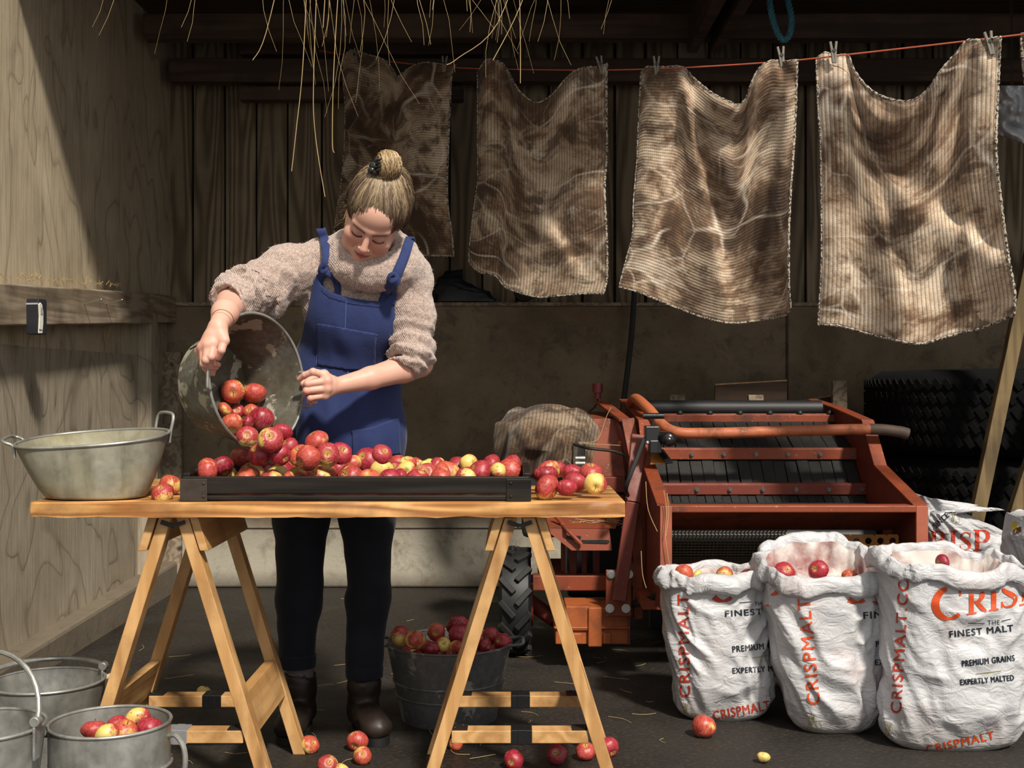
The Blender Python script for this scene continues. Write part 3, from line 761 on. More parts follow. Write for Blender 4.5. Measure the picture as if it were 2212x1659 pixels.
b.prism(tp, (0,0,.006)); fc = [W(1174, 1141, 4.515), W(1316, 1143, 4.515), W(1322, 1189, 4.50), W(1235, 1189, 4.50)]; b.prism(fc, (0,.006,0)); sp = b.build('slotted_plate', M['orange'], mc, 0)
b = MB()
for (xa, xb, y) in ((1226, 1252, 1161), (1258, 1313, 1170)):
    p0, p1 = W(xa, y, 4.506), W(xb, y, 4.503); b.bar(p0, p1, .006, .012, up=(0,0,1)); b.tube([p0, p0+Vector((0,.004,0))], .006, 10); b.tube([p1, p1+Vector((0,.004,0))], .006, 10)
b.build('slot', M['black'], sp, 0)
b = MB(); b.tube([W(1198, 1112, 4.6), W(1225, 1145, 4.49), W(1256, 1176, 4.485)], .008, 8); b.build('gear_lever', M['orange'], mc)
for px, py in ((1232, 1128), (1282, 1127), (1291, 1130)):
    q = MB(); q.bolt(W(px, py+3, 4.64), (0,0,1), .010, .013); q.build('bolt', M['steel'], sp, 40)
g = MB(); c = W(1275, 1341, 4.55); W_, H_ = .27, .135
g.box(c, (W_, .2, H_)); g.box(c+Vector((.01,-.02,.0)), (.05, .2, H_+.01)); g.box(c+Vector((-.055,-.015,.03)), (.085, .19, .09)); g.box(c+Vector((0,-.012,-.005)), (W_+.012, .2, .008))
for x in (-.055, .055): g.box(c+Vector((x,-.10,-.045)), (.03, .02, .04))
g.build('gearbox', paint('gearbox_orange', (.38,.095,.022), amt=.6), mc, 0, .006)
b = MB(); b.box(W(1357, 1345, 4.47), (.008, .06, .15)); b.build('blade', M['red'], mc, 0)
b = MB(); b.tube(catmull([W(1362, 1306, 4.45), W(1400, 1296, 4.3), W(1437, 1274, 4.12)], 6), .014, 8); b.build('hose', M['black'], mc)
b = MB(); b.box(W(1415, 1292, 4.35), (.12, .3, .03)); b.build('lower_rail', M['orange'], mc, 0, .003)
b = MB(); b.box((.14, 4.95, .735), (.30, .40, .20)); b.box((.16, 4.92, .55), (.24, .3, .2)); b.box((.36, 5.15, .42), (.26, .3, .5)); b.build('engine', M['black'], mc, 0, .02)  # last box: unseen dark block added to black out the lit wall behind
b = MB(); b.box(W(1253, 998, 4.66), (.035, .03, .045)); b.tube([W(1243, 990, 4.62), W(1264, 990, 4.62)], .008, 8); b.tube([W(1243, 1001, 4.62), W(1264, 1001, 4.62)], .008, 8); b.build('carburettor', M['zinc_pale'], mc, 40)
# lugged wheel
wc = Vector((.012, 4.76, .205))
b = MB(); prof = [(.105,-.05), (.17,-.062), (.192,-.05), (.198,-.02), (.198,.02), (.192,.05), (.17,.062), (.105,.05)]
b.lathe(prof, Matrix.Translation(wc) @ Matrix.Rotation(PI/2, 4, 'Y'), 40, closed=True); wh = b.build('wheel', M['black'], mc, 50)
for i in range(14):
    for s in (-1, 1):
        a = 2*PI*(i+(.5 if s > 0 else 0))/14; q = MB()
        def pt(x, aa, r): return wc+Vector((x, -math.cos(aa)*r, math.sin(aa)*r))
        q.bar(pt(s*.058, a+.16, .197), pt(s*.004, a-.14, .204), .022, .022, up=pt(0, a, 1)-wc); q.build('lug', M['flap'], wh, 0, .003)
b = MB(); b.tube([wc+Vector((.05,0,0)), W(1200, 1340, 4.7)], .03, 14); b.tube([wc+Vector((-.02,0,0)), wc+Vector((.07,0,0))], .10, 20); b.build('axle', M['red'], mc)
b = MB(); b.box((.90, 5.25, .23), (.60, .05, .46)); b.build('rear_stand', M['black'], mc, 0)
# ------------------------------------------------------------------ hessian pressing sacks pegged to a line
def dl(px): return 5.221/(1+.000355*(px-1106))
def hessian(name, ax, scale=1.0, seed=0, dk=1.0):
    g = N(name); tc = g.n('ShaderNodeTexCoord'); uv = tc.outputs['UV']
    def mp(s, l=(0,0,0), r=(0,0,0)):
        q = g.n('ShaderNodeMapping'); g.set(q.inputs[0], uv); q.inputs['Scale'].default_value = s; q.inputs['Location'].default_value = l; q.inputs['Rotation'].default_value = r; return q.outputs[0]
    o = (seed*3.7, seed*1.9, seed*.7)
    big = g.noise(mp((1,1.0,1), o), 3.3, 6, .66, .6); mid = g.noise(mp((1,1,1), o), 8, 7, .68, .4); fine = g.noise(mp((1,1,1)), 170, 2, .5)
    col = g.ramp(big, [(.37,(.075,.042,.024)), (.455,(.22,.135,.082)), (.53,(.50,.37,.255)), (.62,(.72,.58,.43))])
    col = g.mix(g.ramp(mid, [(.40,.85),(.51,0)]), col, (.085,.048,.028))
    col = g.mix(g.ramp(mid, [(.55,0),(.68,.6)]), col, (.66,.54,.41))
    # pale crease lines left by the press
    wv = g.vadd(mp((1,1,1), o), g.vadd(g.noise(mp((1,1,1)), 3, 2, .5, 0, 'Color'), (.25,.25,.25), 'MULTIPLY'))
    for sc, wd, am in ((2.3, .022, .8), (4.7, .03, .5)):
        e = g.vor(wv, sc, 'DISTANCE_TO_EDGE'); brk = g.noise(mp((1,1,1), (sc,0,0)), 3, 3, .5)
        f = g.math('MULTIPLY', g.ramp(e, [(0,1),(wd,0)]), g.ramp(brk, [(.42,0),(.6,am)]))
        col = g.mix(f, col, (.85,.74,.60))
    p = g.sep(uv); a, c = (p[0], p[1]) if ax == 0 else (p[1], p[0])
    rib = g.math('MULTIPLY_ADD', g.math('SINE', g.math('MULTIPLY', a, 480*scale)), .5, .5)
    dot = g.math('MULTIPLY_ADD', g.math('SINE', g.math('MULTIPLY', c, 900*scale)), .5, .5)
    gap = g.math('MULTIPLY', g.ramp(rib, [(.0,1),(.35,0)]), g.math('MULTIPLY_ADD', dot, .6, .4))
    col = g.mix(g.math('MULTIPLY', gap, .8), col, (.04,.026,.017))
    col = g.mix(g.math('MULTIPLY', g.ramp(fine, [(.4,0),(.7,1)]), .25), col, (.05,.03,.02))
    if dk < 1: col = g.mix(1.0, col, (dk, dk*.93, dk*.86), 'MULTIPLY')
    h = g.math('ADD', rib, g.math('MULTIPLY', mid, 3.5))
    return g.done(col, .85, 0, g.bump(h, .22, .004), .2, sheen=.15)
M['hem'] = None
def hem_mat():
    g = N('overlocked_hem'); v = g.noise(g.co(), 130, 1, .5)
    return g.done(g.ramp(v, [(.42,(.035,.028,.024)), (.55,(.45,.38,.30))]), .9)
M['hem'] = hem_mat()
def poly_at(P, n):
    """n points evenly along a smoothed polyline of pixels"""
    Q = np.array([tuple(v) for v in catmull([(p[0], p[1], 0) for p in P], 6)])[:, :2]
    s = np.concatenate([[0], np.cumsum(np.hypot(*np.diff(Q, axis=0).T))]); t = np.linspace(0, s[-1], n)
    return np.stack([np.interp(t, s, Q[:,0]), np.interp(t, s, Q[:,1])], 1)
def sack(label, top, right, bot, left, ax, seed, dd=0, amp=.035, fold=()):
    nu, nv = 90, 110
    T, B = poly_at(top, nu), poly_at(bot, nu); L, R = poly_at(left, nv), poly_at(right, nv)
    u = np.linspace(0, 1, nu)[None,:,None]; v = np.linspace(0, 1, nv)[:,None,None]
    P = (1-v)*T[None]+v*B[None]+(1-u)*L[:,None]+u*R[:,None]-((1-u)*(1-v)*T[0]+u*(1-v)*T[-1]+(1-u)*v*B[0]+u*v*B[-1])
    U, V = np.broadcast_to(u[...,0], (nv, nu)), np.broadcast_to(v[...,0], (nv, nu))
    x0, x1 = top[0][0], top[-1][0]
    d = dl(x0+(x1-x0)*U)+dd
    D = np.zeros_like(U)
    for (cu, cv, k, ph, am) in ((.1, -.05, 9, 0, 1), (.88, -.05, 9, 1.3, 1)):
        th = np.arctan2(V-cv, (U-cu)*.7); rr = np.hypot(V-cv, (U-cu)*.7)
        D += am*.6*np.sin(k*th+ph+seed)*np.minimum(rr*2.2, 1)*np.exp(-rr*1.1)
    D += .55*np.sin((U*5.2+.8*vnoise(U*2, V*1.5, 0, seed)+V*.8)*2.2+seed)*V
    D += .5*vnoise(U*4, V*4, 0, seed+5)+.22*vnoise(U*9+V*4, V*8, 0, seed+9)
    sag = np.exp(-((U-.5)/.26)**2-((V-.08)/.12)**2); D -= 1.2*sag
    for (ua, va, ub, vb, wd, am) in fold:                 # long sharp folds
        du, dv = ub-ua, vb-va; t = np.clip(((U-ua)*du+(V-va)*dv)/(du*du+dv*dv), 0, 1); q = ((U-ua)*dv-(V-va)*du)/math.hypot(du, dv)
        e = np.hypot(U-ua-t*du, V-va-t*dv)
        D += am*np.exp(-e/wd)*(np.tanh(q/.035)*.8+.2)
    d = d+D*amp
    G = np.stack([(P[...,0]-CX)/F*d, d, CZ+(CY-P[...,1])/F*d], -1)
    o = grid_obj('hessian_sack', G, hessian('hessian_%d' % seed, ax, 1.0, seed), None, .0035)
    me = o.data; uvl = me.uv_layers.new(name='UVMap'); li = np.zeros(len(me.loops), np.int32); me.loops.foreach_get('vertex_index', li)
    uv = np.stack([U.ravel()[li]*.62, V.ravel()[li]], 1); uvl.data.foreach_set('uv', uv.astype(np.float32).ravel())
    tag(o, label, 'sack', 'hessian sacks pegged on the line'); c = G.reshape(-1, 3)[nu//2]
    origin_to(o, c)
    ring = [G[0,j] for j in range(nu)]+[G[i,-1] for i in range(1, nv)]+[G[-1,j] for j in range(nu-2, -1, -1)]+[G[i,0] for i in range(nv-2, 0, -1)]
    rr = [.0042+.0012*math.sin(k*1.9) for k in range(len(ring))]
    h = MB().tube(ring, rr, 6, closed=True).build('stitched_hem', M['hem'], o)
    return o
LINE = []
sack('darkest hessian sack, hanging behind the woman at the far end of the line',
     [(741,124),(760,109),(796,118),(831,130),(850,152),(858,166),(877,152),(901,139),(924,135),(955,139),(984,140)], [(984,140),(976,160),(972,234),(968,330),(966,426),(976,504),(980,553)],
     [(716,548),(770,556),(850,552),(931,552),(980,553)], [(741,124),(742,176),(746,253),(740,369),(729,446),(716,548)], 1, 1, .05, .035, ((.62,.2,.86,.95,.10,.8),))
sack('brown hessian sack with a deep sagging top edge, the next along from the woman',
     [(1032,158),(1040,143),(1055,128),(1082,135),(1097,153),(1111,180),(1128,203),(1159,222),(1190,207),(1217,176),(1240,155),(1267,145),(1296,145),(1311,137)], [(1311,137),(1310,195),(1311,330),(1306,407),(1311,523),(1311,600),(1303,635)],
     [(1014,569),(1036,588),(1070,596),(1090,619),(1117,631),(1163,642),(1201,639),(1271,634),(1303,635)], [(1032,158),(1032,234),(1032,330),(1032,388),(1022,465),(1014,542),(1014,569)], 0, 2, 0, .04, ((.3,.25,.75,.8,.12,1.0),(.3,.3,.1,.7,.08,-.6)))
sack('pale striped hessian sack whose lower left corner flares out, left of the largest sack',
     [(1385,158),(1398,145),(1434,145),(1474,145),(1501,171),(1541,203),(1576,220),(1594,227),(1612,212),(1621,185),(1639,149),(1666,131),(1692,133),(1722,129)], [(1722,129),(1721,171),(1717,283),(1708,417),(1704,506),(1704,617),(1708,662)],
     [(1338,620),(1380,631),(1411,644),(1478,671),(1532,689),(1585,698),(1657,689),(1697,680),(1708,662)], [(1385,158),(1380,260),(1376,350),(1369,439),(1367,506),(1353,560),(1338,620)], 1, 3, 0, .045, ((.28,.1,.62,.85,.10,1.1),(.95,.0,.86,.9,.05,-.8),(.2,.3,.14,.8,.05,.7)))
sack('largest, nearest hessian sack with dark brown stains, at the right end of the line',
     [(1764,127),(1782,114),(1804,120),(1831,120),(1844,149),(1866,180),(1898,205),(1942,218),(1978,214),(2009,187),(2031,154),(2067,113),(2089,88),(2125,87),(2161,79)], [(2161,79),(2156,194),(2152,328),(2163,439),(2178,551),(2192,631),(2191,680)],
     [(1768,702),(1813,704),(1880,722),(1938,736),(1991,742),(2058,724),(2125,707),(2191,680)], [(1764,127),(1768,238),(1773,328),(1775,461),(1775,573),(1770,662),(1768,702)], 0, 4, 0, .05, ((.12,.05,.9,.72,.12,1.1),(.86,.25,.74,.95,.07,-.9),(.35,.45,.5,.95,.1,.5)))
sack('sliver of hessian sack cut off by the right edge, past the largest sack',
     [(2206,74),(2240,72),(2330,70)], [(2330,70),(2332,300),(2330,600)], [(2216,190),(2260,400),(2330,600)], [(2206,74),(2208,120),(2216,190)], 0, 6, 0, .02)
# the line
P = [(545,78),(700,111),(830,131),(930,142),(1030,148),(1200,151),(1330,151),(1500,145),(1700,132),(1840,117),(2000,99),(2212,74),(2400,51)]
b = MB().tube(catmull([W(px, py, dl(px)+(.06 if px < 1000 else .0) if px > 560 else 6.2) for px, py in P], 4), .0028, 6)
o = b.build('clothes_line', plain('orange_cord', (.55,.12,.06), .6), None); tag(o, 'thin orange cord strung across the barn with the sacks pegged on it', 'line')
M['peg'] = plain('grey_weathered_peg', (.17,.15,.12), .7, amp=.4); 
def peg(px, py, tilt, label, L=.074):
    d = dl(px)-.014; s = F/d; p = W(px, py, d)
    root = empty('clothes_peg', p, label, 'peg', 'clothes pegs on the line')
    R = Matrix.Rotation(tilt, 3, 'Y')
    for q in (-1, 1):
        b = MB(); t = R @ Vector((q*.0105, 0, L*.48)); m = R @ Vector((q*.0055, 0, 0)); e = R @ Vector((q*.0035, 0, -L*.52))
        b.bar(p+t, p+m, .008, .009, up=(0,-1,0)); b.bar(p+m, p+e, .0085, .009, up=(0,-1,0)); b.build('peg_half', M['peg'], root, 0, .001)
    b = MB(); b.tube([p+Vector((0,-.007,.004)), p+Vector((0,.007,.004))], .0065, 10); b.build('spring', M['iron'], root)
for px, py, t, l in ((766, 120, -.3, 'dark peg on the left corner of the sack behind the woman'), (960, 138, .05, 'dark peg on the right corner of the sack behind the woman'),
    (1064, 143, -.25, 'peg on the left corner of the brown sack with a sagging top'), (1297, 140, -.2, 'peg on the right corner of the brown sack with a sagging top'),
    (1418, 141, 0, 'grey peg on the left corner of the flaring striped sack'), (1688, 122, -.1, 'grey peg on the right corner of the flaring striped sack, below the blue rope'),
    (1801, 112, -.05, 'grey peg on the left corner of the largest sack'), (2138, 92, -.2, 'grey peg on the right corner of the largest sack')):
    peg(px, py, t, l)
# ------------------------------------------------------------------ white woven bags with printed lettering
def bag_mat():
    g = N('woven_white_plastic'); v = g.co(); a = g.noise(v, 5, 6, .6, .4); b = g.noise(v, 28, 6, .65); d = g.noise(v, 11, 8, .7, .5)
    col = g.mix(g.ramp(a, [(.3,0),(.7,1)]), (.44,.44,.45), (.56,.56,.575))
    col = g.mix(g.ramp(d, [(.6,0),(.8,.5)]), col, (.36,.30,.24))
    pk = g.noise(v, 4.3, 3, .5); col = g.mix(g.ramp(pk, [(.58,0),(.72,.35)]), col, (.66,.50,.49))
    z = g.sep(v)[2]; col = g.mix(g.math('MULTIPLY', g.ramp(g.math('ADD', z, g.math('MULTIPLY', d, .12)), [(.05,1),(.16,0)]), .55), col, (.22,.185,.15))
    w = g.noise(g.co('Object', (300,300,12)), 1, 2, .5)
    cr = g.noise(g.co('Object', (16,16,30)), 1, 3, .5, .8); cr = g.math('ABSOLUTE', g.math('SUBTRACT', cr, .5)); h = g.math('ADD', g.math('ADD', g.math('MULTIPLY', b, .6), g.math('MULTIPLY', cr, 2.6)), g.math('MULTIPLY', w, .15))
    return g.done(col, .42, 0, g.bump(h, .5, .008), .45)
M['bag'] = bag_mat()
def bag_in():
    g = N('stained_bag_lining'); a = g.noise(g.co(), 9, 6, .6); return g.done(g.mix(g.ramp(a, [(.4,0),(.62,1)]), (.62,.58,.54), (.30,.13,.12)), .5, 0, g.bump(a, .4, .01))
M['bag_in'] = bag_in()
M['ink_red'] = plain('red_ink', (.40,.035,.012), .5, amp=.25, scale=60); M['ink_orange'] = plain('orange_red_ink', (.58,.07,.015), .45, amp=.2)
M['ink_black'] = plain('black_ink', (.012,.018,.028), .5); M['ink_gold'] = plain('gold_ink', (.30,.25,.06), .5); M['ink_yellow'] = plain('yellow_ink', (.6,.43,.03), .5); M['ink_brown'] = plain('brown_ink', (.13,.06,.03), .5)
bv_lim = {}
def bag(label, lft, rgt, dc, dep, ztop, seed, cuff=1.0, back=.0, name='malt_bag', top_amp=.012, mouth=True, wr=1.0, tilt=0.0, zb=.0):
    n, m = 160, 90
    lf = np.array(sorted(lft, key=lambda p: p[1])); rt = np.array(sorted(rgt, key=lambda p: p[1]))
    th = 2*PI*np.arange(n)/n
    c, s_ = np.cos(th), np.sin(th); e = .72
    cx_, sy_ = np.sign(c)*np.abs(c)**e, np.sign(s_)*np.abs(s_)**e
    zt = ztop+back*(.5+.5*s_)**2.6+top_amp*vnoise(c*2.2+seed, s_*2.2, 0, seed)+top_amp*.5*vnoise(c*5, s_*5, 0, seed+1)-tilt*c
    def bounds(z):
        py = CY+(CZ-z)*F/dc
        l = (np.interp(py, lf[:,1], lf[:,0])-CX)/F*dc; r = (np.interp(py, rt[:,1], rt[:,0])-CX)/F*dc
        return (l+r)/2, (r-l)/2
    rows = []
    for i in range(m+1):
        t = i/m; zz = zb+t*(zt-.055*cuff-zb); cxx, a = bounds(zz)
        bt = min(1, .72+.28*min(1, t*3.5)); rnd = 1-.16*max(0, 1-t*16)**2
        b = dep*bt*rnd; a = a*rnd
        x, y = cxx+a*cx_, dc+b*sy_
        fade = min(1, t*6)*min(1, (1-t)*5+.25)
        q = 1-np.abs(vnoise(th*2.2+np.sin(th)*1.5, zz*15+np.sin(th*2+seed)*1.2, 0, seed)); q2 = 1-np.abs(vnoise(c*5+zz*9, s_*5-zz*16, zz*4, seed+3)); q3 = vnoise(c*3, s_*3, zz*5, seed+8)
        dr = wr*fade*(.020*(q-.62)+.013*(q2-.62)+.012*q3)
        x = x+dr*c; y = y+dr*s_
        rows.append(np.stack([x, y, zz+0*x], -1))
    o_last = rows[-1]; cen = o_last.mean(0)
    if mouth:
        dirv = o_last-cen; dirv[:,2] = 0; dirv /= np.linalg.norm(dirv, axis=1)[:,None]
        lump = np.clip(.8+.55*vnoise(c*2.5, s_*2.5, 0, seed+20)+.3*vnoise(c*7, s_*7, 0, seed+21), .25, 1.8)
        for dz, dr in ((-.050,.010), (-.052,.018), (-.042,.026), (-.026,.030), (-.010,.026), (.004,.016), (.008,.006), (.002,-.006), (-.02,-.012), (-.04,-.016), (-.07,-.02), (-.10,-.03)):
            p = o_last+dirv*((dr*cuff*lump+.009*(.5-np.abs(vnoise(c*6+dz*30, s_*6-dz*22, dz*25, seed+31)))*2+.004*vnoise(c*17, s_*17, dz*60, seed+35))*.85)[:,None]; p[:,2] = zt+dz*cuff*(.75+.3*lump)+.003*vnoise(c*11, s_*11, dz*40, seed+33)
            rows.append(p)
    G = np.array(rows); G = np.concatenate([G, G[:, :1]], 1)
    root = empty(name, (float(cen[0]), dc, 0), label, 'bag')
    k = len(rows)-4 if mouth else len(rows)
    body = grid_obj('bag_body', np.array(rows[:k+1] if mouth else rows), M['bag'], root, wrap=True)
    if mouth: grid_obj('bag_lining', np.array(rows[k:]), M['bag_in'], root, wrap=True)
    b = MB(); b.add([tuple(p) for p in rows[0]], [tuple(range(n))]); b.build('bag_base', M['bag'], root, 0)
    b = MB(); b.add([tuple(p) for p in rows[-1]], [tuple(range(n))]); b.build('bag_fill' if mouth else 'bag_top', M['bag_in' if mouth else 'bag'], root, 0)
    me = body.data; lim = (m+1)*n; V = [v.co.copy() for v in me.vertices]; bv = BVHTree.FromPolygons([Vector(v) for v in V], [tuple(p.vertices) for p in me.polygons]); bv_lim[id(bv)] = lim
    return root, bv
# printed marks: flat shapes in pixels laid onto the bag's surface
EYE = Vector((0, 0, CZ))
class Print:
    def __init__(s, bv): s.bv = bv; s.v = []; s.f = []
    def quad(s, P, n=1):
        b = len(s.v); s.v += P; s.f.append(tuple(range(b, b+len(P))))
    def stroke(s, pts, ws, ang=0):
        """pts in pixels, widths in pixels"""
        m = len(pts); L = []
        for i in range(m):
            a = np.array(pts[max(i-1,0)]); c = np.array(pts[min(i+1,m-1)]); t = (c-a)/max(np.hypot(*(c-a)), 1e-9); nn = np.array([-t[1], t[0]])
            p = np.array(pts[i]); L.append((tuple(p+nn*ws[i]/2), tuple(p-nn*ws[i]/2)))
        for (a, b), (c, d) in zip(L, L[1:]): s.quad([a, b, d, c])
    def line(s, a, b, w, n=12):
        s.stroke([(a[0]+(b[0]-a[0])*i/n, a[1]+(b[1]-a[1])*i/n) for i in range(n+1)], [w]*(n+1))
    def text(s, txt, px, py, h, w, ang=0, bold=.0, arc=0):
        cu = bpy.data.curves.new('t', 'FONT'); cu.body = txt; cu.size = 1; cu.offset = 0; cu.resolution_u = 3; cu.space_character = 1.15
        o = bpy.data.objects.new('t', cu); me = bpy.data.meshes.new_from_object(o)
        import bmesh
        bm = bmesh.new(); bm.from_mesh(me); bmesh.ops.triangulate(bm, faces=bm.faces); 
        bmesh.ops.subdivide_edges(bm, edges=[e for e in bm.edges if e.calc_length() > .18], cuts=2, use_grid_fill=False); bmesh.ops.triangulate(bm, faces=bm.faces)
        P = np.array([v.co[:2] for v in bm.verts]); bm.verts.index_update(); fs = [[v.index for v in f.verts] for f in bm.faces]; bm.free()
        bpy.data.objects.remove(o); bpy.data.curves.remove(cu); bpy.data.meshes.remove(me)
        x0, x1, y1 = P[:,0].min(), P[:,0].max(), P[:,1].max()
        X = (P[:,0]-x0)/(x1-x0)*w; Y = P[:,1]/.70*h
        if arc: Y = Y+arc*(1-((X/w-.5)*2)**2)
        ca, sa = math.cos(ang), math.sin(ang)
        for e_ in ((-.55,0), (.55,0), (0,.45), (0,-.45)) if h > 10 and bold else ((0,0),):
          b = len(s.v); s.v += [(px+e_[0]+x*ca+y*sa, py+e_[1]+x*sa-y*ca) for x, y in zip(X, Y)]
          s.f += [tuple(i+b for i in f) for f in fs]
    def build(s, name, mat, parent, off=.0022):
        vs = []; ok = []
        for (px, py) in s.v:
            d = (W(px, py, 1)-EYE).normalized(); h = s.bv.ray_cast(EYE, d)
            if h[0] is None or h[2] >= bv_lim[id(s.bv)]: vs.append(Vector((0,0,0))); ok.append(False)
            else: vs.append(h[0]-d*off); ok.append(True)
        fs = [f for f in s.f if all(ok[i] for i in f) and max((vs[i]-vs[f[0]]).length for i in f) < .05]
        used = sorted({i for f in fs for i in f}); mp = {i: k for k, i in enumerate(used)}
        b = MB(); b.add([vs[i] for i in used], [tuple(mp[i] for i in f) for f in fs])
        return b.build(name, mat, parent, 0)
def serif_word(pr, word, x, y, h, adv, slope=0.0, scale=None, clip=None):
    """broad roman capitals; (x, y): left end of the baseline in pixels, slope: rise per pixel"""
    cx = x
    for i, ch in enumerate(word):
        hh = h*(scale[i] if scale else 1); 
        def T(p, cx=cx, hh=hh): 
            X = cx+p[0]*hh; return (X, y-p[1]*hh+(X-x)*slope)
        def st(pts, ws): pr.stroke([T(p) for p in pts], [w*hh for w in ws])
        def serif(xa, xb, yy, t=.07): st([(xa+(xb-xa)*k/4, yy) for k in range(5)], [t]*5)
        def stem(X, w=.2, lo=0, hi=1): st([(X, lo+(hi-lo)*k/8) for k in range(9)], [w]*9)
        if ch == 'C':
            A = [math.radians(48+ (312-48)*k/30) for k in range(31)]
            st([(.48+.44*math.cos(a), .5+.47*math.sin(a)) for a in A], [.07+.17*max(0, -math.cos(a))**.7+(.05 if k < 4 or k > 26 else 0) for k, a in enumerate(A)]); w_ = .95
            st([(.77,.95),(.79,.86),(.81,.70)], [.03,.08,.05])
        elif ch == 'R':
            stem(.2, .19); serif(.02,.40,.035); serif(.02,.38,.965)
            A = [math.radians(90-180*k/14) for k in range(15)]
            st([(.28,.955)]+[(.40+.24*math.cos(a), .72+.235*math.sin(a)) for a in A]+[(.28,.485)], [.07]+[.07+.13*max(0,math.cos(a)) for a in A]+[.07])
            st([(.38,.50),(.52,.32),(.66,.14),(.82,.02)], [.14,.18,.18,.08]); w_ = .88
        elif ch == 'I': stem(.2, .19); serif(.02,.38,.035); serif(.02,.38,.965); w_ = .46
        elif ch == 'S':
            P = [tuple(v[:2]) for v in catmull([(.55,.82,0),(.45,.93,0),(.28,.95,0),(.12,.84,0),(.12,.68,0),(.28,.55,0),(.45,.43,0),(.54,.28,0),(.46,.10,0),(.28,.045,0),(.14,.08,0),(.05,.20,0)], 4)]
            k = len(P); st(P, [.06+.14*math.exp(-((j/k-.5)/.2)**2) for j in range(k)]); st([(.57,.95),(.56,.72)], [.06,.06]); st([(.04,.05),(.05,.28)], [.06,.06]); w_ = .66
        elif ch == 'P':
            stem(.2, .19); serif(.02,.42,.035); serif(.02,.38,.965)
            A = [math.radians(90-180*k/14) for k in range(15)]
            st([(.28,.955)]+[(.42+.28*math.cos(a), .69+.265*math.sin(a)) for a in A]+[(.28,.43)], [.07]+[.07+.14*max(0,math.cos(a)) for a in A]+[.07]); w_ = .74
        cx += w_*hh*adv
    return cx
def wheat(pr, x, y, s, lean=.3, n=6):
    for i in range(n):
        t = i/n; cx, cy = x+lean*s*t, y-s*t
        for q in (-1, 1):
            pr.stroke([(cx, cy), (cx+q*s*.10, cy-s*.10), (cx+q*s*.13, cy-s*.2)], [.5, s*.075, .5])
    pr.stroke([(x+s*.75*math.cos(1.2-k*.25), y-s*.25-s*.6*math.sin(-1.2+k*.25)*.9) for k in range(9)], [s*.03]*9)
    pr.stroke([(x+lean*s*.2, y+s*.12), (x+s*.45, y-s*.02), (x+s*.62, y-s*.4)], [.6, s*.07, .6])
def pw_(bv, root, mat, name, fn, *a):
    p = Print(bv); (getattr(p, fn) if isinstance(fn, str) else (lambda *q: fn(p, *q)))(*a); return p.build(name, M[mat], root)
# --- bag 1 (left, smallest in the picture)
b1, v1 = bag('leftmost white bag of the front row, an apple lying at its foot', [(1437,1225),(1431,1285),(1436,1351),(1448,1441),(1460,1520),(1473,1560)], [(1646,1225),(1650,1291),(1657,1351),(1665,1441),(1664,1500),(1640,1560)], 3.86, .125, .463, 11, .95, .004)
pw_(v1, b1, 'ink_red', 'printed_word', 'text', 'CRISPMALT', 1491, 1506, 23, 222, -PI/2-.02, .003)
pw_(v1, b1, 'ink_red', 'printed_word', serif_word, 'C', 1532, 1300, 62, 1)
pw_(v1, b1, 'ink_red', 'printed_word', 'text', 'CRISPMALT', 1543, 1556, 20, 124, -.19, .006)
pw_(v1, b1, 'ink_black', 'printed_word', 'text', 'FINEST', 1567, 1332, 13, 80, -.06, .004)
pw_(v1, b1, 'ink_black', 'printed_word', 'text', 'THE', 1630, 1308, 8, 22, -.03)
pw_(v1, b1, 'ink_black', 'printed_rule', 'line', (1597,1302),(1623,1300),1.4)
pw_(v1, b1, 'ink_black', 'printed_word', 'text', 'PREMIUM GRAINS', 1583, 1409, 13, 134, -.10, .004)
pw_(v1, b1, 'ink_black', 'printed_word', 'text', 'EXPERTLY MALTED', 1583, 1455, 12, 134, -.06, .004)
pw_(v1, b1, 'ink_gold', 'printed_rule', 'line', (1625,1421),(1662,1416),1.4)
pw_(v1, b1, 'ink_gold', 'wheat_emblem', wheat, 1478, 1545, 26)
# --- bag 2
b2, v2 = bag('white bag in the middle of the front row, its rolled mouth wide open', [(1648,1230),(1650,1321),(1671,1426),(1688,1500),(1708,1560),(1722,1600)], [(1894,1215),(1890,1290),(1896,1400),(1896,1500),(1886,1545),(1860,1600)], 3.735, .142, .490, 23, 1.05, .075, top_amp=.02)
pw_(v2, b2, 'ink_orange', 'printed_word', 'text', 'CRISPMALT.CO', 1772, 1521, 27, 310, -PI/2-.10, .003)
pw_(v2, b2, 'ink_orange', 'printed_word', serif_word, 'CR', 1820, 1303, 66, 1.02)
pw_(v2, b2, 'ink_orange', 'printed_word', serif_word, 'P', 1640, 1310, 60, 1)
pw_(v2, b2, 'ink_black', 'printed_word', 'text', 'FINEST', 1866, 1337, 15, 90, -.06, .004)
pw_(v2, b2, 'ink_black', 'printed_rule', 'line', (1888,1306),(1912,1302),1.5)
pw_(v2, b2, 'ink_black', 'printed_word', 'text', 'PREMIUM', 1893, 1397, 12, 80, -.10, .004)
pw_(v2, b2, 'ink_black', 'printed_word', 'text', 'EXPERTLY', 1891, 1437, 12, 80, -.06, .004)
pw_(v2, b2, 'ink_gold', 'wheat_emblem', wheat, 1748, 1580, 36, .25)
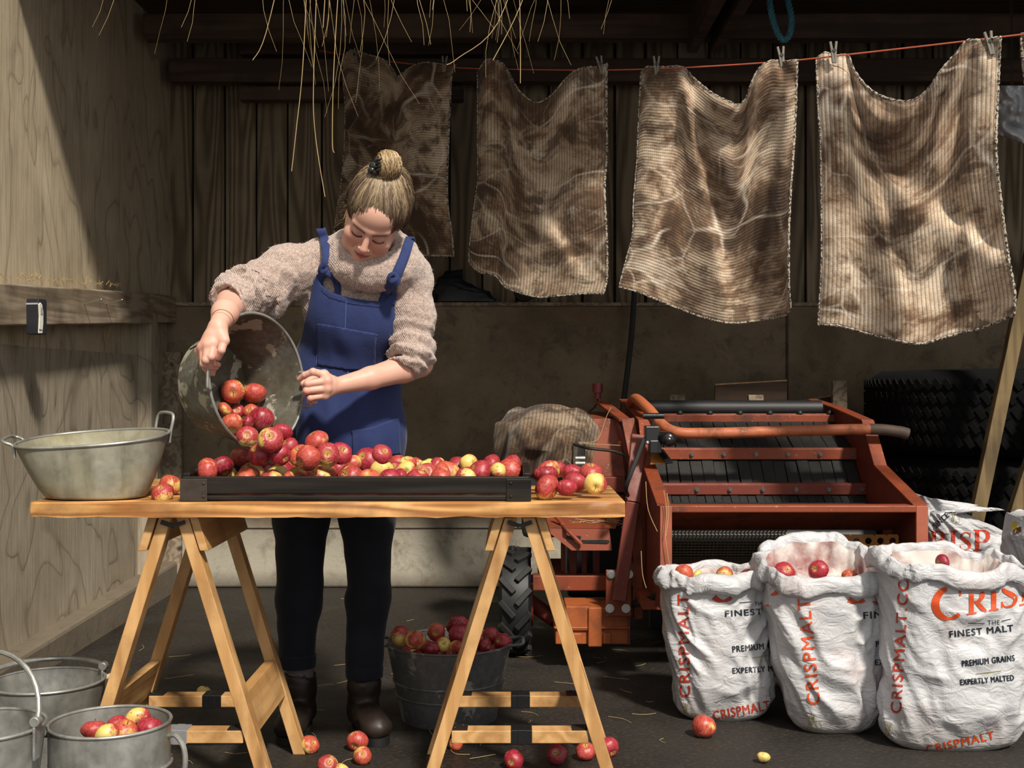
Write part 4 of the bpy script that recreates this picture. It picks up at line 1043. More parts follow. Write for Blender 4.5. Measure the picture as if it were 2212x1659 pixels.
# --- bag 3
b3, v3 = bag('biggest white bag of the front row, large red lettering in full view', [(1893,1215),(1905,1250),(1916,1338),(1912,1450),(1902,1560),(1915,1610),(1935,1640)], [(2186,1205),(2200,1260),(2207,1338),(2213,1450),(2205,1560),(2180,1610),(2150,1640)], 3.56, .142, .535, 37, .95, .03, top_amp=.02, tilt=.018)
pw_(v3, b3, 'ink_red', 'printed_word', 'text', 'CRISPMALT.CO', 1946, 1541, 23, 292, -PI/2+.06, .003)
pw_(v3, b3, 'ink_orange', 'printed_word', serif_word, 'C', 2018, 1341, 70, 1, -.08)
pw_(v3, b3, 'ink_orange', 'printed_word', serif_word, 'RISP', 2088, 1329, 56, 1.02, -.17, (.95,1,1.05,1.12))
pw_(v3, b3, 'ink_orange', 'printed_word', 'text', 'CRISPMALT', 2003, 1629, 18, 150, -.22, .006)
pw_(v3, b3, 'ink_black', 'printed_word', 'text', 'THE', 2134, 1350, 10, 26, -.05)
pw_(v3, b3, 'ink_black', 'printed_rule', 'line', (2091,1347),(2127,1347),1.6)
pw_(v3, b3, 'ink_black', 'printed_rule', 'line', (2164,1342),(2184,1337),1.6)
pw_(v3, b3, 'ink_black', 'printed_word', 'text', 'FINEST MALT', 2052, 1377, 14, 138, -.10, .010)
pw_(v3, b3, 'ink_black', 'printed_word', 'text', 'PREMIUM GRAINS', 2079, 1440, 13, 114, -.11, .004)
pw_(v3, b3, 'ink_black', 'printed_word', 'text', 'EXPERTLY MALTED', 2075, 1480, 12, 116, -.09, .004)
pw_(v3, b3, 'ink_black', 'printed_word', 'text', 'SINCE 1870', 2070, 1270, 9, 70, -.1, 0, 8)
pw_(v3, b3, 'ink_gold', 'printed_rule', 'line', (2108,1456),(2163,1449),1.5)
pw_(v3, b3, 'ink_gold', 'wheat_emblem', wheat, 1912, 1600, 38, .3)
# --- bags behind
b4, v4 = bag('full white bag slumped behind the biggest front bag, red lettering near its tied top', [(1966,1050),(1968,1080),(1974,1140),(1976,1200),(1972,1400),(1975,1600)], [(1985,1050),(2060,1100),(2160,1098),(2185,1160),(2200,1260),(2205,1400),(2200,1600)], 4.3, .115, .675, 51, .6, 0, mouth=False, wr=1.2, tilt=.035)
pw_(v4, b4, 'ink_red', 'printed_word', serif_word, 'CRISP', 1962, 1190, 46, 1.08, -.0, (1,.95,.95,.9,1.0))
pw_(v4, b4, 'ink_black', 'printed_word', 'text', 'SINCE', 2022, 1142, 12, 40, -.75, .01)
pw_(v4, b4, 'ink_gold', 'wheat_emblem', wheat, 2058, 1128, 20, .2)
b5, v5 = bag('white bag at the far right edge, yellow and brown squares printed on it', [(2212,1072),(2186,1110),(2180,1180),(2186,1300),(2200,1500),(2205,1600)], [(2400,1072),(2420,1200),(2430,1400),(2430,1600)], 3.88, .14, .68, 67, .8, 0, mouth=False)
pw_(v5, b5, 'ink_brown', 'printed_square', 'quad', [(2188,1143),(2206,1137),(2206,1149),(2189,1156)])
pw_(v5, b5, 'ink_yellow', 'printed_square', 'quad', [(2184,1133),(2195,1125),(2197,1140),(2186,1146)])
# ------------------------------------------------------------------ the woman
def skin_mat():
    g = N('skin'); c = g.attr('tint'); f = g.noise(g.co(), 90, 4, .6); b = g.noise(g.co(), 14, 4, .6)
    col = g.mix(g.math('MULTIPLY', g.ramp(b, [(.45,0),(.7,1)]), .18), c, (.62,.24,.17))
    return g.done(col, .48, 0, g.bump(f, .12, .002), .4, sss=.18)
M['skin'] = skin_mat()
def wool_mat():
    g = N('oatmeal_wool'); v = g.co(); a = g.noise(v, 150, 3, .6); b = g.noise(v, 330, 2, .6); c = g.noise(v, 4, 4, .5)
    p = g.sep(v); u = g.math('ADD', p[0], g.math('MULTIPLY', p[1], .35))
    kn = g.math('MULTIPLY', g.math('SINE', g.math('MULTIPLY', u, 1150)), g.math('SINE', g.math('ADD', g.math('MULTIPLY', p[2], 620), g.math('MULTIPLY', g.math('ABSOLUTE', g.math('SINE', g.math('MULTIPLY', u, 575))), 2.0))))
    col = g.mix(g.ramp(a, [(.35,0),(.65,1)]), (.40,.29,.24), (.68,.54,.47)); col = g.mix(g.ramp(b, [(.56,0),(.7,.7)]), col, (.11,.08,.065)); col = g.mix(g.ramp(b, [(.25,.5),(.36,0)]), col, (.68,.58,.50))
    col = g.mix(g.math('MULTIPLY', g.math('MULTIPLY_ADD', kn, -.5, .5), .34), col, (.17,.12,.10))
    return g.done(col, .95, 0, g.bump(g.math('ADD', g.math('MULTIPLY', kn, .5), g.math('ADD', a, b)), .55, .005), .15, sheen=.35)
M['wool'] = wool_mat()
def denim_mat(name, c1, c2):
    g = N(name); v = g.co(); a = g.noise(v, 7, 6, .62, .3); b = g.noise(v, 260, 2, .6)
    col = g.mix(g.ramp(a, [(.3,0),(.72,1)]), c1, c2); col = g.mix(g.math('MULTIPLY', b, .25), col, tuple(min(1, x*1.6) for x in c2))
    return g.done(col, .8, 0, g.bump(g.math('ADD', a, g.math('MULTIPLY', b, .25)), .45, .006), .25, sheen=.1)
M['denim'] = denim_mat('blue_canvas', (.013,.021,.080), (.027,.043,.135)); M['stitch'] = plain('pale_blue_stitching', (.09,.12,.28), .8)
M['trousers'] = denim_mat('black_cloth', (.004,.006,.010), (.008,.011,.018)); M['boot'] = plain('dark_brown_leather', (.018,.011,.008), .5, amp=.5, scale=14); M['sole'] = plain('black_sole', (.008,.008,.008), .6)
M['fuzz'] = plain('wool_fibres', (.62,.50,.43), .9)
M['sock'] = plain('grey_flecked_wool', (.13,.11,.11), .95, amp=.8, scale=220)
def hair_mat():
    g = N('hair'); c = g.attr('tint'); return g.done(c, .38, 0, None, .45)
M['hair'] = hair_mat()
pw = empty('person', (-.52, 3.66, 0), 'person with blonde bun, beige sweater and blue pinafore, tipping apples out of a tub', 'person')
V3 = lambda px, py, d: np.array(W(px, py, d))
# head frame: chin dropped, face turned to her right, crown tilted to her left
HC = V3(809, 467, 3.385)
RH = np.array(Matrix.Rotation(.32, 3, 'Y') @ Matrix.Rotation(.16, 3, 'Z') @ Matrix.Rotation(.80, 3, 'X'))
HS = 1.0
def H(x, y, z): return HC+RH @ (np.array([x, y, z])*HS)
hd = Field(HC-.155, HC+.135, .0019)
nk0, nk1 = H(0,.035,-.06), V3(800, 566, 3.53)
hd.ell(H(0,.012,.022), (.071,.092,.086), RH, 0)
hd.ell(H(0,-.032,-.028), (.062,.057,.072), RH, .03)
hd.ell(H(0,-.046,.042), (.054,.040,.042), RH, .03)
for s in (-1, 1):
    hd.chain([H(s*.057,.0,-.040), H(s*.042,-.045,-.078), H(0,-.072,-.096)], [.017,.018,.017], .024)
    hd.ell(H(s*.044,-.060,-.034), (.023,.022,.021), RH, .024)
hd.ell(H(0,-.080,-.102), (.016,.013,.013), RH, .014)
hd.ell(H(0,-.072,-.068), (.026,.024,.022), RH, .018)
for s in (-1, 1):
    hd.cap(H(s*.008,-.086,.014), H(s*.046,-.070,.017), .0085, .007, .012)
    hd.ell(H(s*.031,-.098,-.004), (.017,.014,.0105), RH, .012, 'cut')
    hd.ell(H(s*.0305,-.0755,-.007), (.0150,.0115,.0115), RH, .006)
    hd.cap(H(s*.017,-.0895,-.0125), H(s*.031,-.0925,-.0165), .0012, .0012, .003, 'cut'); hd.cap(H(s*.031,-.0925,-.0165), H(s*.045,-.0835,-.0125), .0012, .0012, .003, 'cut')
hd.cap(H(0,-.086,.006), H(0,-.109,-.033), .0074, .0098, .010)
hd.ell(H(0,-.1085,-.0375), (.0112,.0105,.0100), RH, .006)
for s in (-1, 1):
    hd.ell(H(s*.0105,-.0985,-.042), (.0072,.0088,.0068), RH, .005); hd.ell(H(s*.0058,-.1025,-.0485), (.0034,.0045,.0030), RH, .003, 'cut')
    hd.cap(H(s*.020,-.0895,-.041), H(s*.031,-.078,-.066), .0014, .0012, .006, 'cut')
hd.chain([H(-.0215,-.0835,-.0665), H(-.008,-.0935,-.0625), H(0,-.0945,-.0640), H(.008,-.0935,-.0625), H(.0215,-.0835,-.0665)], [.003,.0048,.0045,.0048,.003], .004)
hd.chain([H(-.018,-.0835,-.0715), H(0,-.0925,-.0755), H(.018,-.0835,-.0715)], [.0035,.0060,.0035], .004)
hd.chain([H(-.024,-.0855,-.0675), H(-.008,-.0985,-.0690), H(.008,-.0985,-.0690), H(.024,-.0855,-.0675)], [.0012,.0014,.0014,.0012], .002, 'cut')
for s in (-1, 1):
    hd.ell(H(s*.074,.014,-.010), (.008,.018,.029), RH, .006); hd.ell(H(s*.080,.010,-.006), (.005,.010,.018), RH, .004, 'cut')
hd.cap(nk0, nk1, .050, .052, .03)
P1, F1 = hd.mesh()
L = ((P1-HC) @ RH)/HS
tint = np.tile(np.array([.66,.375,.285]), (len(P1), 1))
def blend(c, w):
    global tint
    w = np.clip(w, 0, 1)[:,None]; tint = tint*(1-w)+np.array(c)*w
gs = lambda x, s: np.exp(-(x/s)**2)
for s in (-1, 1):
    blend((.64,.25,.19), .55*gs(np.linalg.norm(L-np.array([s*.040,-.08,-.038]), axis=1), .022))
blend((.66,.27,.21), .6*gs(np.linalg.norm(L-np.array([0,-.117,-.038]), axis=1), .014))
lip = (L[:,1] < -.078)*np.clip(1.25-((L[:,0]/.0205)**2+((L[:,2]+.0690)/.0090)**2), 0, 1)*2; blend((.40,.115,.105), lip*.85)
blend((.10,.03,.03), (L[:,1] < -.082)*(np.abs(L[:,0]) < .023)*gs(L[:,2]+.0688+.000*L[:,0], .0012)*.9)
front = L[:,1] < -.045
for s in (-1, 1):
    x = L[:,0]*s; br = .0125+.20*np.clip(x-.012, 0, .05)*np.clip(1-(x-.012)/.075, -.5, 1)
    blend((.13,.072,.042), front*(x > .010)*(x < .050)*gs(L[:,2]-br+.003, (.0046-.0020*np.clip((x-.02)/.03, 0, 1)))*1.5)
    e = -.0165+((x-.031)/.0145)**2*.0050; blend((.020,.012,.010), front*(np.abs(x-.031) < .0165)*gs(L[:,2]-e, .0030)*1.8)
    blend((.34,.15,.13), front*gs(np.hypot((x-.031)/1.4, L[:,2]+.002), .012)*.35)
# hands: joints read from the photograph, depths from the tub's handles
def hand(wr, mc, fingers, thumb, fore, fr, h=.0017):
    pts = [wr]+mc+[q for f in fingers for q in f]+thumb+[p for p in fore]
    lo = np.min(pts, 0)-.05; hi = np.max(pts, 0)+.05; f = Field(lo, hi, h)
    for i in range(len(fore)-1): f.cap(fore[i], fore[i+1], fr[i], fr[i+1], .012)
    f.cap(fore[-1], wr, fr[-1], .0225, .012)
    rr = [.0135,.0140,.0135,.0120]
    for i, m in enumerate(mc): f.cap(wr+(m-wr)*.12, m, .0165, rr[i], .012)
    for i in range(3): f.cap(mc[i]*.5+wr*.5, mc[i+1]*.5+wr*.5, .0145, .0145, .008); f.cap(mc[i], mc[i+1], .0105, .0105, .008)
    for i, q in enumerate(fingers):
        k = (1, 1.02, .97, .84)[i]; R4 = [.0108*k, .0098*k, .0086*k, .0072*k]
        f.cap(mc[i], q[0], .0112*k, R4[1], .004)
        for j in range(len(q)-1): f.cap(q[j], q[j+1], R4[j+1], R4[min(j+2,3)], .0025)
        f.ell(q[0], (.0103*k,)*3, None, .003); f.ell(mc[i], (.0122*k,)*3, None, .004)
    f.cap(wr*.65+thumb[1]*.35, thumb[1], .0165, .0125, .012)
    f.cap(thumb[0], thumb[1], .0150, .0118, .010)
    for j in range(1, len(thumb)-1): f.cap(thumb[j], thumb[j+1], (.0112,.0102,.0088)[j-1], (.0102,.0088,.008)[j-1], .0025)
    return f.mesh()
GX = np.array(HLc)-V3(467, 806, 3.10)                        # how far the real handle lies from the first guess
GY = np.array(HRc)-V3(682, 845, 3.355)
Q = lambda px, py, d: V3(px, py, d)
wrR = Q(472, 703, 3.085)
P2, F2 = hand(wrR, [Q(462,742,3.062), Q(449,745,3.058), Q(438,751,3.066), Q(431,759,3.080)],
    [[Q(456,771,3.045), Q(460,785,3.068), Q(471,788,3.094)], [Q(445,778,3.046), Q(453,792,3.070), Q(466,794,3.096)], [Q(440,786,3.055), Q(449,799,3.078), Q(461,801,3.102)], [Q(444,794,3.070), Q(451,806,3.090), Q(460,808,3.110)]],
    [Q(476,716,3.085), Q(484,736,3.062), Q(478,757,3.050), Q(471,772,3.060)], [Q(540,636,3.43), Q(500,656,3.28), Q(486,676,3.16)], [.042,.040,.034])
wrL = Q(724, 834, 3.375)
P3, F3 = hand(wrL, [Q(700,809,3.345), Q(706,823,3.334), Q(706,839,3.335), Q(702,854,3.342)],
    [[Q(676,803,3.328), Q(658,810,3.334), Q(646,819,3.344)], [Q(664,829,3.314), Q(660,836,3.340), Q(678,839,3.364)], [Q(662,844,3.314), Q(660,851,3.340), Q(678,853,3.364)], [Q(670,860,3.322), Q(668,867,3.346), Q(682,868,3.366)]],
    [Q(716,822,3.388), Q(694,812,3.408), Q(672,820,3.400), Q(655,829,3.386)], [Q(905,785,3.54), Q(870,797,3.50), Q(800,817,3.43)], [.043,.040,.032])
# hidden trunk and legs of the same skin surface
tr_ = Field(V3(560,1600,3.3)-[.1,.1,.05], V3(960,520,3.95)+[.05,.05,.05], .010)
hipR, hipL, kneR, kneL, ankR, ankL = V3(668,1010,3.70), V3(782,1010,3.70), V3(647,1240,3.69), V3(795,1245,3.685), V3(645,1440,3.70), V3(786,1450,3.68)
tr_.chain([V3(728,960,3.70), V3(742,820,3.66), V3(770,660,3.58), nk1], [.11,.095,.095,.05], .05)
for a, b_, c_ in ((hipR, kneR, ankR), (hipL, kneL, ankL)): tr_.chain([a, b_, c_], [.072,.042,.026], .01)
tr_.chain([nk1, V3(700,572,3.55), V3(540,636,3.43)], [.045,.048,.036], .03); tr_.chain([nk1, V3(885,598,3.54), V3(902,778,3.54)], [.045,.048,.038], .03)
tr_.cap(ankR, [ankR[0], ankR[1]-.01, .06], .026, .026, .005); tr_.cap(ankL, [ankL[0], ankL[1]-.01, .06], .026, .026, .005)
P4, F4 = tr_.mesh()
Pall = np.concatenate([P1, P2, P3, P4]); o1, o2, o3 = len(P1), len(P1)+len(P2), len(P1)+len(P2)+len(P3)
body = np_obj('body', Pall, np.concatenate([F1, F2+o1, F3+o2, F4+o3]), M['skin'], pw)
sk = np.array([.66,.375,.285]); tl = [tint]
for P_, tips in ((P2, [Q(466,792,3.08), Q(431,757,3.07), Q(440,748,3.06), Q(452,806,3.09), Q(471,772,3.05)]), (P3, [Q(664,829,3.314), Q(662,844,3.314), Q(670,860,3.322), Q(646,819,3.344), Q(706,825,3.33)])):
    t = np.tile(sk, (len(P_), 1))
    for q in tips:
        w = .5*gs(np.linalg.norm(P_-q, axis=1), .016)[:,None]; t = t*(1-w)+np.array([.66,.27,.22])*w
    tl.append(t)
tl.append(np.tile(sk, (len(P4), 1))); vcol(body, 'tint', np.concatenate(tl))
# bracelet and earring
b = MB(); wv = Vector(Q(481,690,3.105)); ax = (Vector(wrR)-Vector(Q(486,678,3.14))).normalized(); u = ax.orthogonal().normalized(); w = ax.cross(u)
b.tube([wv+(u*math.cos(a)+w*math.sin(a))*.0285 for a in np.linspace(0, 2*PI, 28, endpoint=False)], .0010, 5, closed=True); b.build('bracelet', plain('gold', (.6,.42,.15), .3, .9), pw)
b = MB(); e0 = Vector(H(-.079,.008,-.042)); b.tube([e0+Vector((RH @ np.array([.001*math.sin(a), .010*math.sin(a), .010*math.cos(a)])).tolist()) for a in np.linspace(0, 2*PI, 20, endpoint=False)], .0011, 5, closed=True); b.build('earring', plain('gold', (.6,.42,.15), .3, .9), pw)
# ---- hair: pulled-up base, strands and bun
hf = Field(HC-.16, HC+.19, .003)
hf.ell(H(0,.020,.030), (.083,.098,.088), RH, 0)
hf.ell(H(0,.055,.075), (.060,.060,.060), RH, .03)
for s in (-1, 1): hf.ell(H(s*.062,.024,-.004), (.018,.032,.034), RH, .02)
hf.ell(H(0,-.120,-.090), (.108,.112,.119), RH, .012, 'cut')
hf.cap(H(0,.06,-.09), H(0,.12,-.14), .05, .06, .02, 'cut')
BN = H(-.010, .046, .150)
P5, F5 = hf.mesh()
Lh = (P5-HC) @ RH
ang = np.arctan2(Lh[:,0], -(Lh[:,1]-.05)); st_ = vnoise(ang*16, Lh[:,2]*6, 0, 3)+.6*vnoise(ang*40, Lh[:,2]*8, 0, 4)
hc0, hc1 = np.array([.06,.04,.026]), np.array([.36,.25,.13])
w = np.clip(.42+.4*st_+3.0*(Lh[:,2]-.06), 0, 1)[:,None]
hair = np_obj('hair', P5, F5, M['hair'], pw); vcol(hair, 'tint', hc0*(1-w)+hc1*w)
hb = BVHTree.FromPolygons([Vector(p) for p in P5], [tuple(f) for f in F5])
hr = random.Random(4)
sV, sF, sC = [], [], []
def hstrand(P, r, c0, c1, n=4):
    mb = MB(); mb.tube(P, [r*(.3+.9*math.sin(PI*min(1,.04+i/(len(P)-1))*.98)**.6) for i in range(len(P))], n, cap=False)
    b = len(sV); sV.extend(mb.v); sF.extend([tuple(i+b for i in f) for f in mb.f])
    m = len(P)
    for i in range(m):
        t = i/(m-1); c = [c0[k]*(1-t)+c1[k]*t for k in range(3)]; sC.extend([c]*n)
base = H(-.008, .046, .112)
for k in range(4600):
    a = hr.uniform(-PI, PI); fr = abs(a) < 1.9
    for _ in range(1):
        dirn = np.array([math.sin(a)*.9, -math.cos(a), (hr.uniform(-.35, .25) if hr.random() < .75 else hr.uniform(.2,.6)) if fr else hr.uniform(-.6,.1)]); s0 = Vector(HC+RH @ (np.array([0,.02,.03])+dirn*.18))
        q = hb.find_nearest(s0)[0]
    s = np.array(q); cs = H(0,.02,.03); P = []; n = 9; cl_ = float(vnoise(a*5, dirn[2]*4, 0, 61)); ph = 5*cl_+hr.uniform(0, .8); am = .005+.004*float(vnoise(a*7, dirn[2]*5, 0, 62))
    lo = (RH.T @ (s-HC))
    for i in range(n+1):
        t = i/n; p = s*(1-t)+np.array(base)*t; v = p-cs; tgt = hb.ray_cast(Vector(cs+v/np.linalg.norm(v)*.25), Vector(-v)); 
        if tgt[0] is None: tgt = (Vector(p),)
        lift = .0015+.0075*math.sin(PI*min(1, t*1.05))*hr.uniform(.5,1); x = np.array(tgt[0])+v/np.linalg.norm(v)*lift
        if t > .85: x = x*(1-(t-.85)/.15)+np.array(base)*((t-.85)/.15)
        x = x+RH @ np.array([am*math.sin(ph+t*7), am*.5*math.cos(ph+t*5), 0]); P.append(Vector(x))
    g_ = .5-.75*float(vnoise(a*11, dirn[2]*9, 0, 63))+hr.uniform(-.25,.25); A_ = np.array([.062,.040,.027])*(.6+.8*hr.random()); B_ = np.array([.64,.47,.27])*(.5+.6*hr.random()) if g_ < .5 else np.array([.17,.11,.07])*(.7+.6*hr.random())
    hstrand(P, hr.choice((.0004,.0006,.0008,.0010)), A_.tolist(), B_.tolist())
ho = MB(); ho.v = sV; ho.f = sF; ho.fm = [0]*len(sF); so = ho.build('hair_strands', M['hair'], hair, 180); vcol(so, 'tint', sC)
sV, sF, sC = [], [], []
bnR = Vector(BN)
for k in range(900):                                          # locks wound round and over the bun
    ax = Vector((1+hr.gauss(0,.28), .5+hr.gauss(0,.28), hr.gauss(0,.4))).normalized(); ax = Vector((RH @ np.array(ax)).tolist()); u = ax.orthogonal().normalized(); w_ = ax.cross(u); a0 = hr.uniform(0, 6.28); ln = hr.uniform(1.2, 3.6); r_ = hr.uniform(.031,.041); off = hr.uniform(-.024,.024)
    P = [bnR+ax*off+(u*math.cos(a0+ln*i/12)+w_*math.sin(a0+ln*i/12))*math.sqrt(max(r_*r_-off*off, 1e-5))*(1+.04*math.sin(i*.7+a0)) for i in range(13)]
    c = np.array([.58,.41,.215])*hr.uniform(.4,1.15) if vnoise(a0*2, off*90, 0, 71) > -.25 else np.array([.22,.13,.07])
    hstrand(P, hr.uniform(.0006,.0017), c.tolist(), (c*hr.uniform(.6,1.1)).tolist(), 5)
for k in range(60):
    a = hr.uniform(0, 6.28); p0 = base+RH @ np.array([.030*math.cos(a), .030*math.sin(a), -.012]); p1 = base+RH @ np.array([.020*math.cos(a+.8), .020*math.sin(a+.8), .012]); c = np.array([.5,.35,.18])*hr.uniform(.3,1.1)
    hstrand([Vector(p0), Vector((p0+p1)/2+RH @ np.array([0,0,.004])), Vector(p1), bnR], .0022, c.tolist(), c.tolist(), 5)
mb = MB(); mb.ball(bnR, .033, 12); mb.tube([Vector(base), bnR], [.024,.02], 12); b0 = len(sV); sV.extend(mb.v); sF.extend([tuple(i+b0 for i in f) for f in mb.f]); sC.extend([[.22,.14,.075]]*len(mb.v))
ho = MB(); ho.v = sV; ho.f = sF; ho.fm = [0]*len(sF); so = ho.build('hair_bun', M['hair'], hair, 180); vcol(so, 'tint', sC)
sV, sF, sC = [], [], []
for k in range(22):                                           # flyaway wisps at nape and temples
    s = H(hr.choice((-1,1))*hr.uniform(.05,.078), hr.uniform(-.03,.05), hr.uniform(-.05,.03)); d0 = (s-H(0,0,0)); d0 /= np.linalg.norm(d0); P = [Vector(s+d0*(.03*t+.008)*hr.uniform(.7,1)+np.array([0,0,-.02*t*t+.012*t])) for t in (0,.35,.7,1)]
    hstrand(P, .0003, [.2,.13,.07], [.4,.28,.14], 3)
ho = MB(); ho.v = sV; ho.f = sF; ho.fm = [0]*len(sF); so = ho.build('loose_wisps', M['hair'], hair, 180); vcol(so, 'tint', sC)
cl = Vector(BN)+Vector((-.036, -.018, -.006)); b = MB()
for k, (x, z, r) in enumerate(((0,0,.014),(-.006,-.012,.012),(.010,.012,.012),(.004,-.018,.009))): b.ball(cl+Vector((x, 0, z)), (r, .010, r*.9), 8)
for k in range(4): b.tube(catmull([cl+Vector((.004,-.006,-.014+.009*k)), cl+Vector((.018,-.018,-.012+.009*k)), cl+Vector((.028,-.010,-.010+.009*k))], 4), .0028, 6)
b.build('hair_clip', M['blackgloss'], pw)
# ---- sweater
SL, SH_ = V3(440,1000,3.05)-[0,0,.0], V3(965,440,3.85)
sw = Field([-.90, 3.08, .84], [-.17, 3.86, 1.52], .0042)
tor = lambda f: (f.ell(V3(745,830,3.645), (.152,.112,.20), None, .04), f.ell(V3(770,660,3.575), (.160,.115,.15), np.array(Matrix.Rotation(-.12, 3, 'Y')), .06),
                 f.cap(V3(705,570,3.55), V3(800,556,3.53), .070, .074, .05), f.cap(V3(800,556,3.53), V3(884,598,3.54), .074, .066, .05))
tor(sw)
shR = [V3(700,572,3.55), V3(622,588,3.52), V3(560,620,3.46), V3(520,636,3.38), V3(489,650,3.25)]
sw.chain(shR, [.075,.076,.070,.063,.047], .03)
for t, r in ((.08,.051),(.22,.061),(.36,.070),(.52,.076),(.70,.079)):
    c = np.array(Vector(shR[4]).lerp(Vector(shR[2]), t)); d_ = shR[2]-shR[4]; d_ /= np.linalg.norm(d_); sd = np.array([.15,.1,-1]); sd /= np.linalg.norm(sd)
    sw.ell(c+sd*.004, (r, r, .010), np.array(Vector(d_+np.array([.0,.25,.25])*(t*1.2)).to_track_quat('Z', 'Y').to_matrix()), .012)
sw.ell(V3(580,655,3.47), (.05,.045,.045), None, .04)
shL = [V3(880,598,3.54), V3(891,680,3.535), V3(893,758,3.525), V3(870,792,3.49)]
sw.chain(shL, [.064,.060,.059,.047], .03)
for t, r in ((.0,.051),(.3,.062),(.62,.067),(.95,.069)):
    c = np.array(Vector(shL[3]).lerp(Vector(shL[2]), t)); d_ = shL[2]-shL[3]; sw.ell(c, (r, r, .013), np.array(Vector(d_/np.linalg.norm(d_)+np.array([0,0,.5*t])).to_track_quat('Z', 'Y').to_matrix()), .012)
# collar, folded over
na = (np.array(nk0)-nk1); na /= np.linalg.norm(na); ua = np.cross(na, [0,1,0]); ua /= np.linalg.norm(ua); va = np.cross(na, ua); cc_ = V3(806,537,3.475)
ring = [cc_+ua*.083*math.cos(a)+va*.070*math.sin(a) for a in np.linspace(0, 2*PI, 25)]
for p, q in zip(ring, ring[1:]): sw.cap(p, q, .017, .017, .012)
ring = [cc_-na*.035+ua*.088*math.cos(a)+va*.078*math.sin(a) for a in np.linspace(0, 2*PI, 25)]
for p, q in zip(ring, ring[1:]): sw.cap(p, q, .026, .026, .05)
sw.cap(cc_-na*.005, cc_+na*.09, .056, .066, .006, 'cut')
sw.cap(shR[4]+(shR[4]-shR[3])*.02, shR[4]+(shR[4]-shR[3])*1.4, .0435, .048, .008, 'cut'); sw.cap(shL[3]+(shL[3]-shL[2])*.1, shL[3]+(shL[3]-shL[2])*1.8, .040, .044, .008, 'cut')
sw.cap(shR[4]+(shR[4]-shR[3])*.75, shR[4]+(shR[4]-shR[3])*2.2, .075, .08, .004, 'cut')
fold = lambda X, Y, Z: .0045*vnoise(X*15+Z*9, Y*15, Z*20-X*12, 2)+.003*vnoise(X*24, Y*24, Z*24, 9)+.0028*vnoise(X*60, Y*60, Z*55, 5)+.0011*vnoise(X*150, Y*150, Z*140, 6)
def rings(p, q, lo_, hi_, n_, am, R_):
    p = np.array(p); q = np.array(q); D = q-p; L2 = D@D
    def fn(X, Y, Z):
        t = ((X-p[0])*D[0]+(Y-p[1])*D[1]+(Z-p[2])*D[2])/L2; dd = np.sqrt((X-p[0]-t*D[0])**2+(Y-p[1]-t*D[1])**2+(Z-p[2]-t*D[2])**2)
        w_ = np.clip((t-lo_)/.12, 0, 1)*np.clip((hi_-t)/.15, 0, 1)*np.clip((R_-dd)/.03, 0, 1)
        return -am*w_*np.sin(2*PI*n_*(t+.10*vnoise(X*14, Y*14, Z*14, 44)))
    sw.put(fn, np.minimum(p, q)-R_, np.maximum(p, q)+R_, 0, 'shift')
rings(shR[4], shR[1], -.05, .95, 7, .0055, .10); rings(shL[3], shL[1], -.05, .9, 4.5, .0045, .10)
sw.put(fold, [-.9,3.08,.84], [-.17,3.86,1.52], 0, 'shift')
P6, F6 = sw.mesh(); swo = np_obj('sweater', P6, F6, M['wool'], pw)
sbv = BVHTree.FromPolygons([Vector(p) for p in P6], [tuple(f) for f in F6])
fz = MB(); fr_ = random.Random(9); nP = len(F6); N6 = P6[F6]; cn = N6.mean(1); nr = np.cross(N6[:,2]-N6[:,0], N6[:,3]-N6[:,1]); nr /= np.linalg.norm(nr, axis=1)[:,None]+1e-9
for k in range(5200):
    i = fr_.randrange(nP); p_ = cn[i]; n_ = nr[i]; t_ = np.array([fr_.gauss(0,1), fr_.gauss(0,1), fr_.gauss(0,1)]); l_ = fr_.uniform(.002,.0055)
    fz.tube([Vector(p_-n_*.001), Vector(p_+n_*l_*.5+t_*.0015), Vector(p_+n_*l_*.8+t_*.002)], .00018, 3, cap=False)
tag(fz.build('wool_fuzz', M['fuzz'], swo, 180), kind='stuff')
# ---- pinafore: a shell over the trunk cut to its outline
def poly_sdf(X, Z, P):
    P = np.array(P); d = np.full(np.broadcast(X, Z).shape, 1e9); ins = np.zeros(d.shape, bool)
    for i in range(len(P)):
        a, b = P[i], P[(i+1) % len(P)]; e = b-a; t = np.clip(((X-a[0])*e[0]+(Z-a[1])*e[1])/(e@e), 0, 1)
        d = np.minimum(d, np.hypot(X-a[0]-t*e[0], Z-a[1]-t*e[1]))
        c = ((a[1] > Z) != (b[1] > Z)); xx = a[0]+(Z-a[1])*(b[0]-a[0])/(b[1]-a[1] if b[1] != a[1] else 1e-9); ins ^= c & (X < xx)
    return np.where(ins, -d, d)
ap_lo, ap_hi = np.array([-.72, 3.40, .70]), np.array([-.26, 3.84, 1.42])
tf = Field(ap_lo, ap_hi, .0036); tor(tf); tf.ell(V3(745,980,3.665), (.160,.118,.26), None, .05); tf.ell(V3(745,930,3.655), (.158,.116,.16), None, .05)
tf.put(lambda X, Y, Z: .005*vnoise(X*11+Z*6, Y*8, Z*9-X*9, 12)+.003*vnoise(X*30, Y*20, Z*14, 13), ap_lo, ap_hi, 0, 'shift')
sl, X, Y, Z = tf.sub(ap_lo, ap_hi)
px_ = lambda px, py: (float(W(px, py, 3.50).x), float(W(px, py, 3.50).z))
outline = [px_(*q) for q in [(690,592),(699,618),(720,634),(760,646),(800,652),(832,654),(843,640),(852,636),(856,700),(864,790),(870,860),(868,960),(872,1120),(628,1120),(630,1000),(632,900),(626,830),(626,750),(648,716),(668,662),(680,610)]]
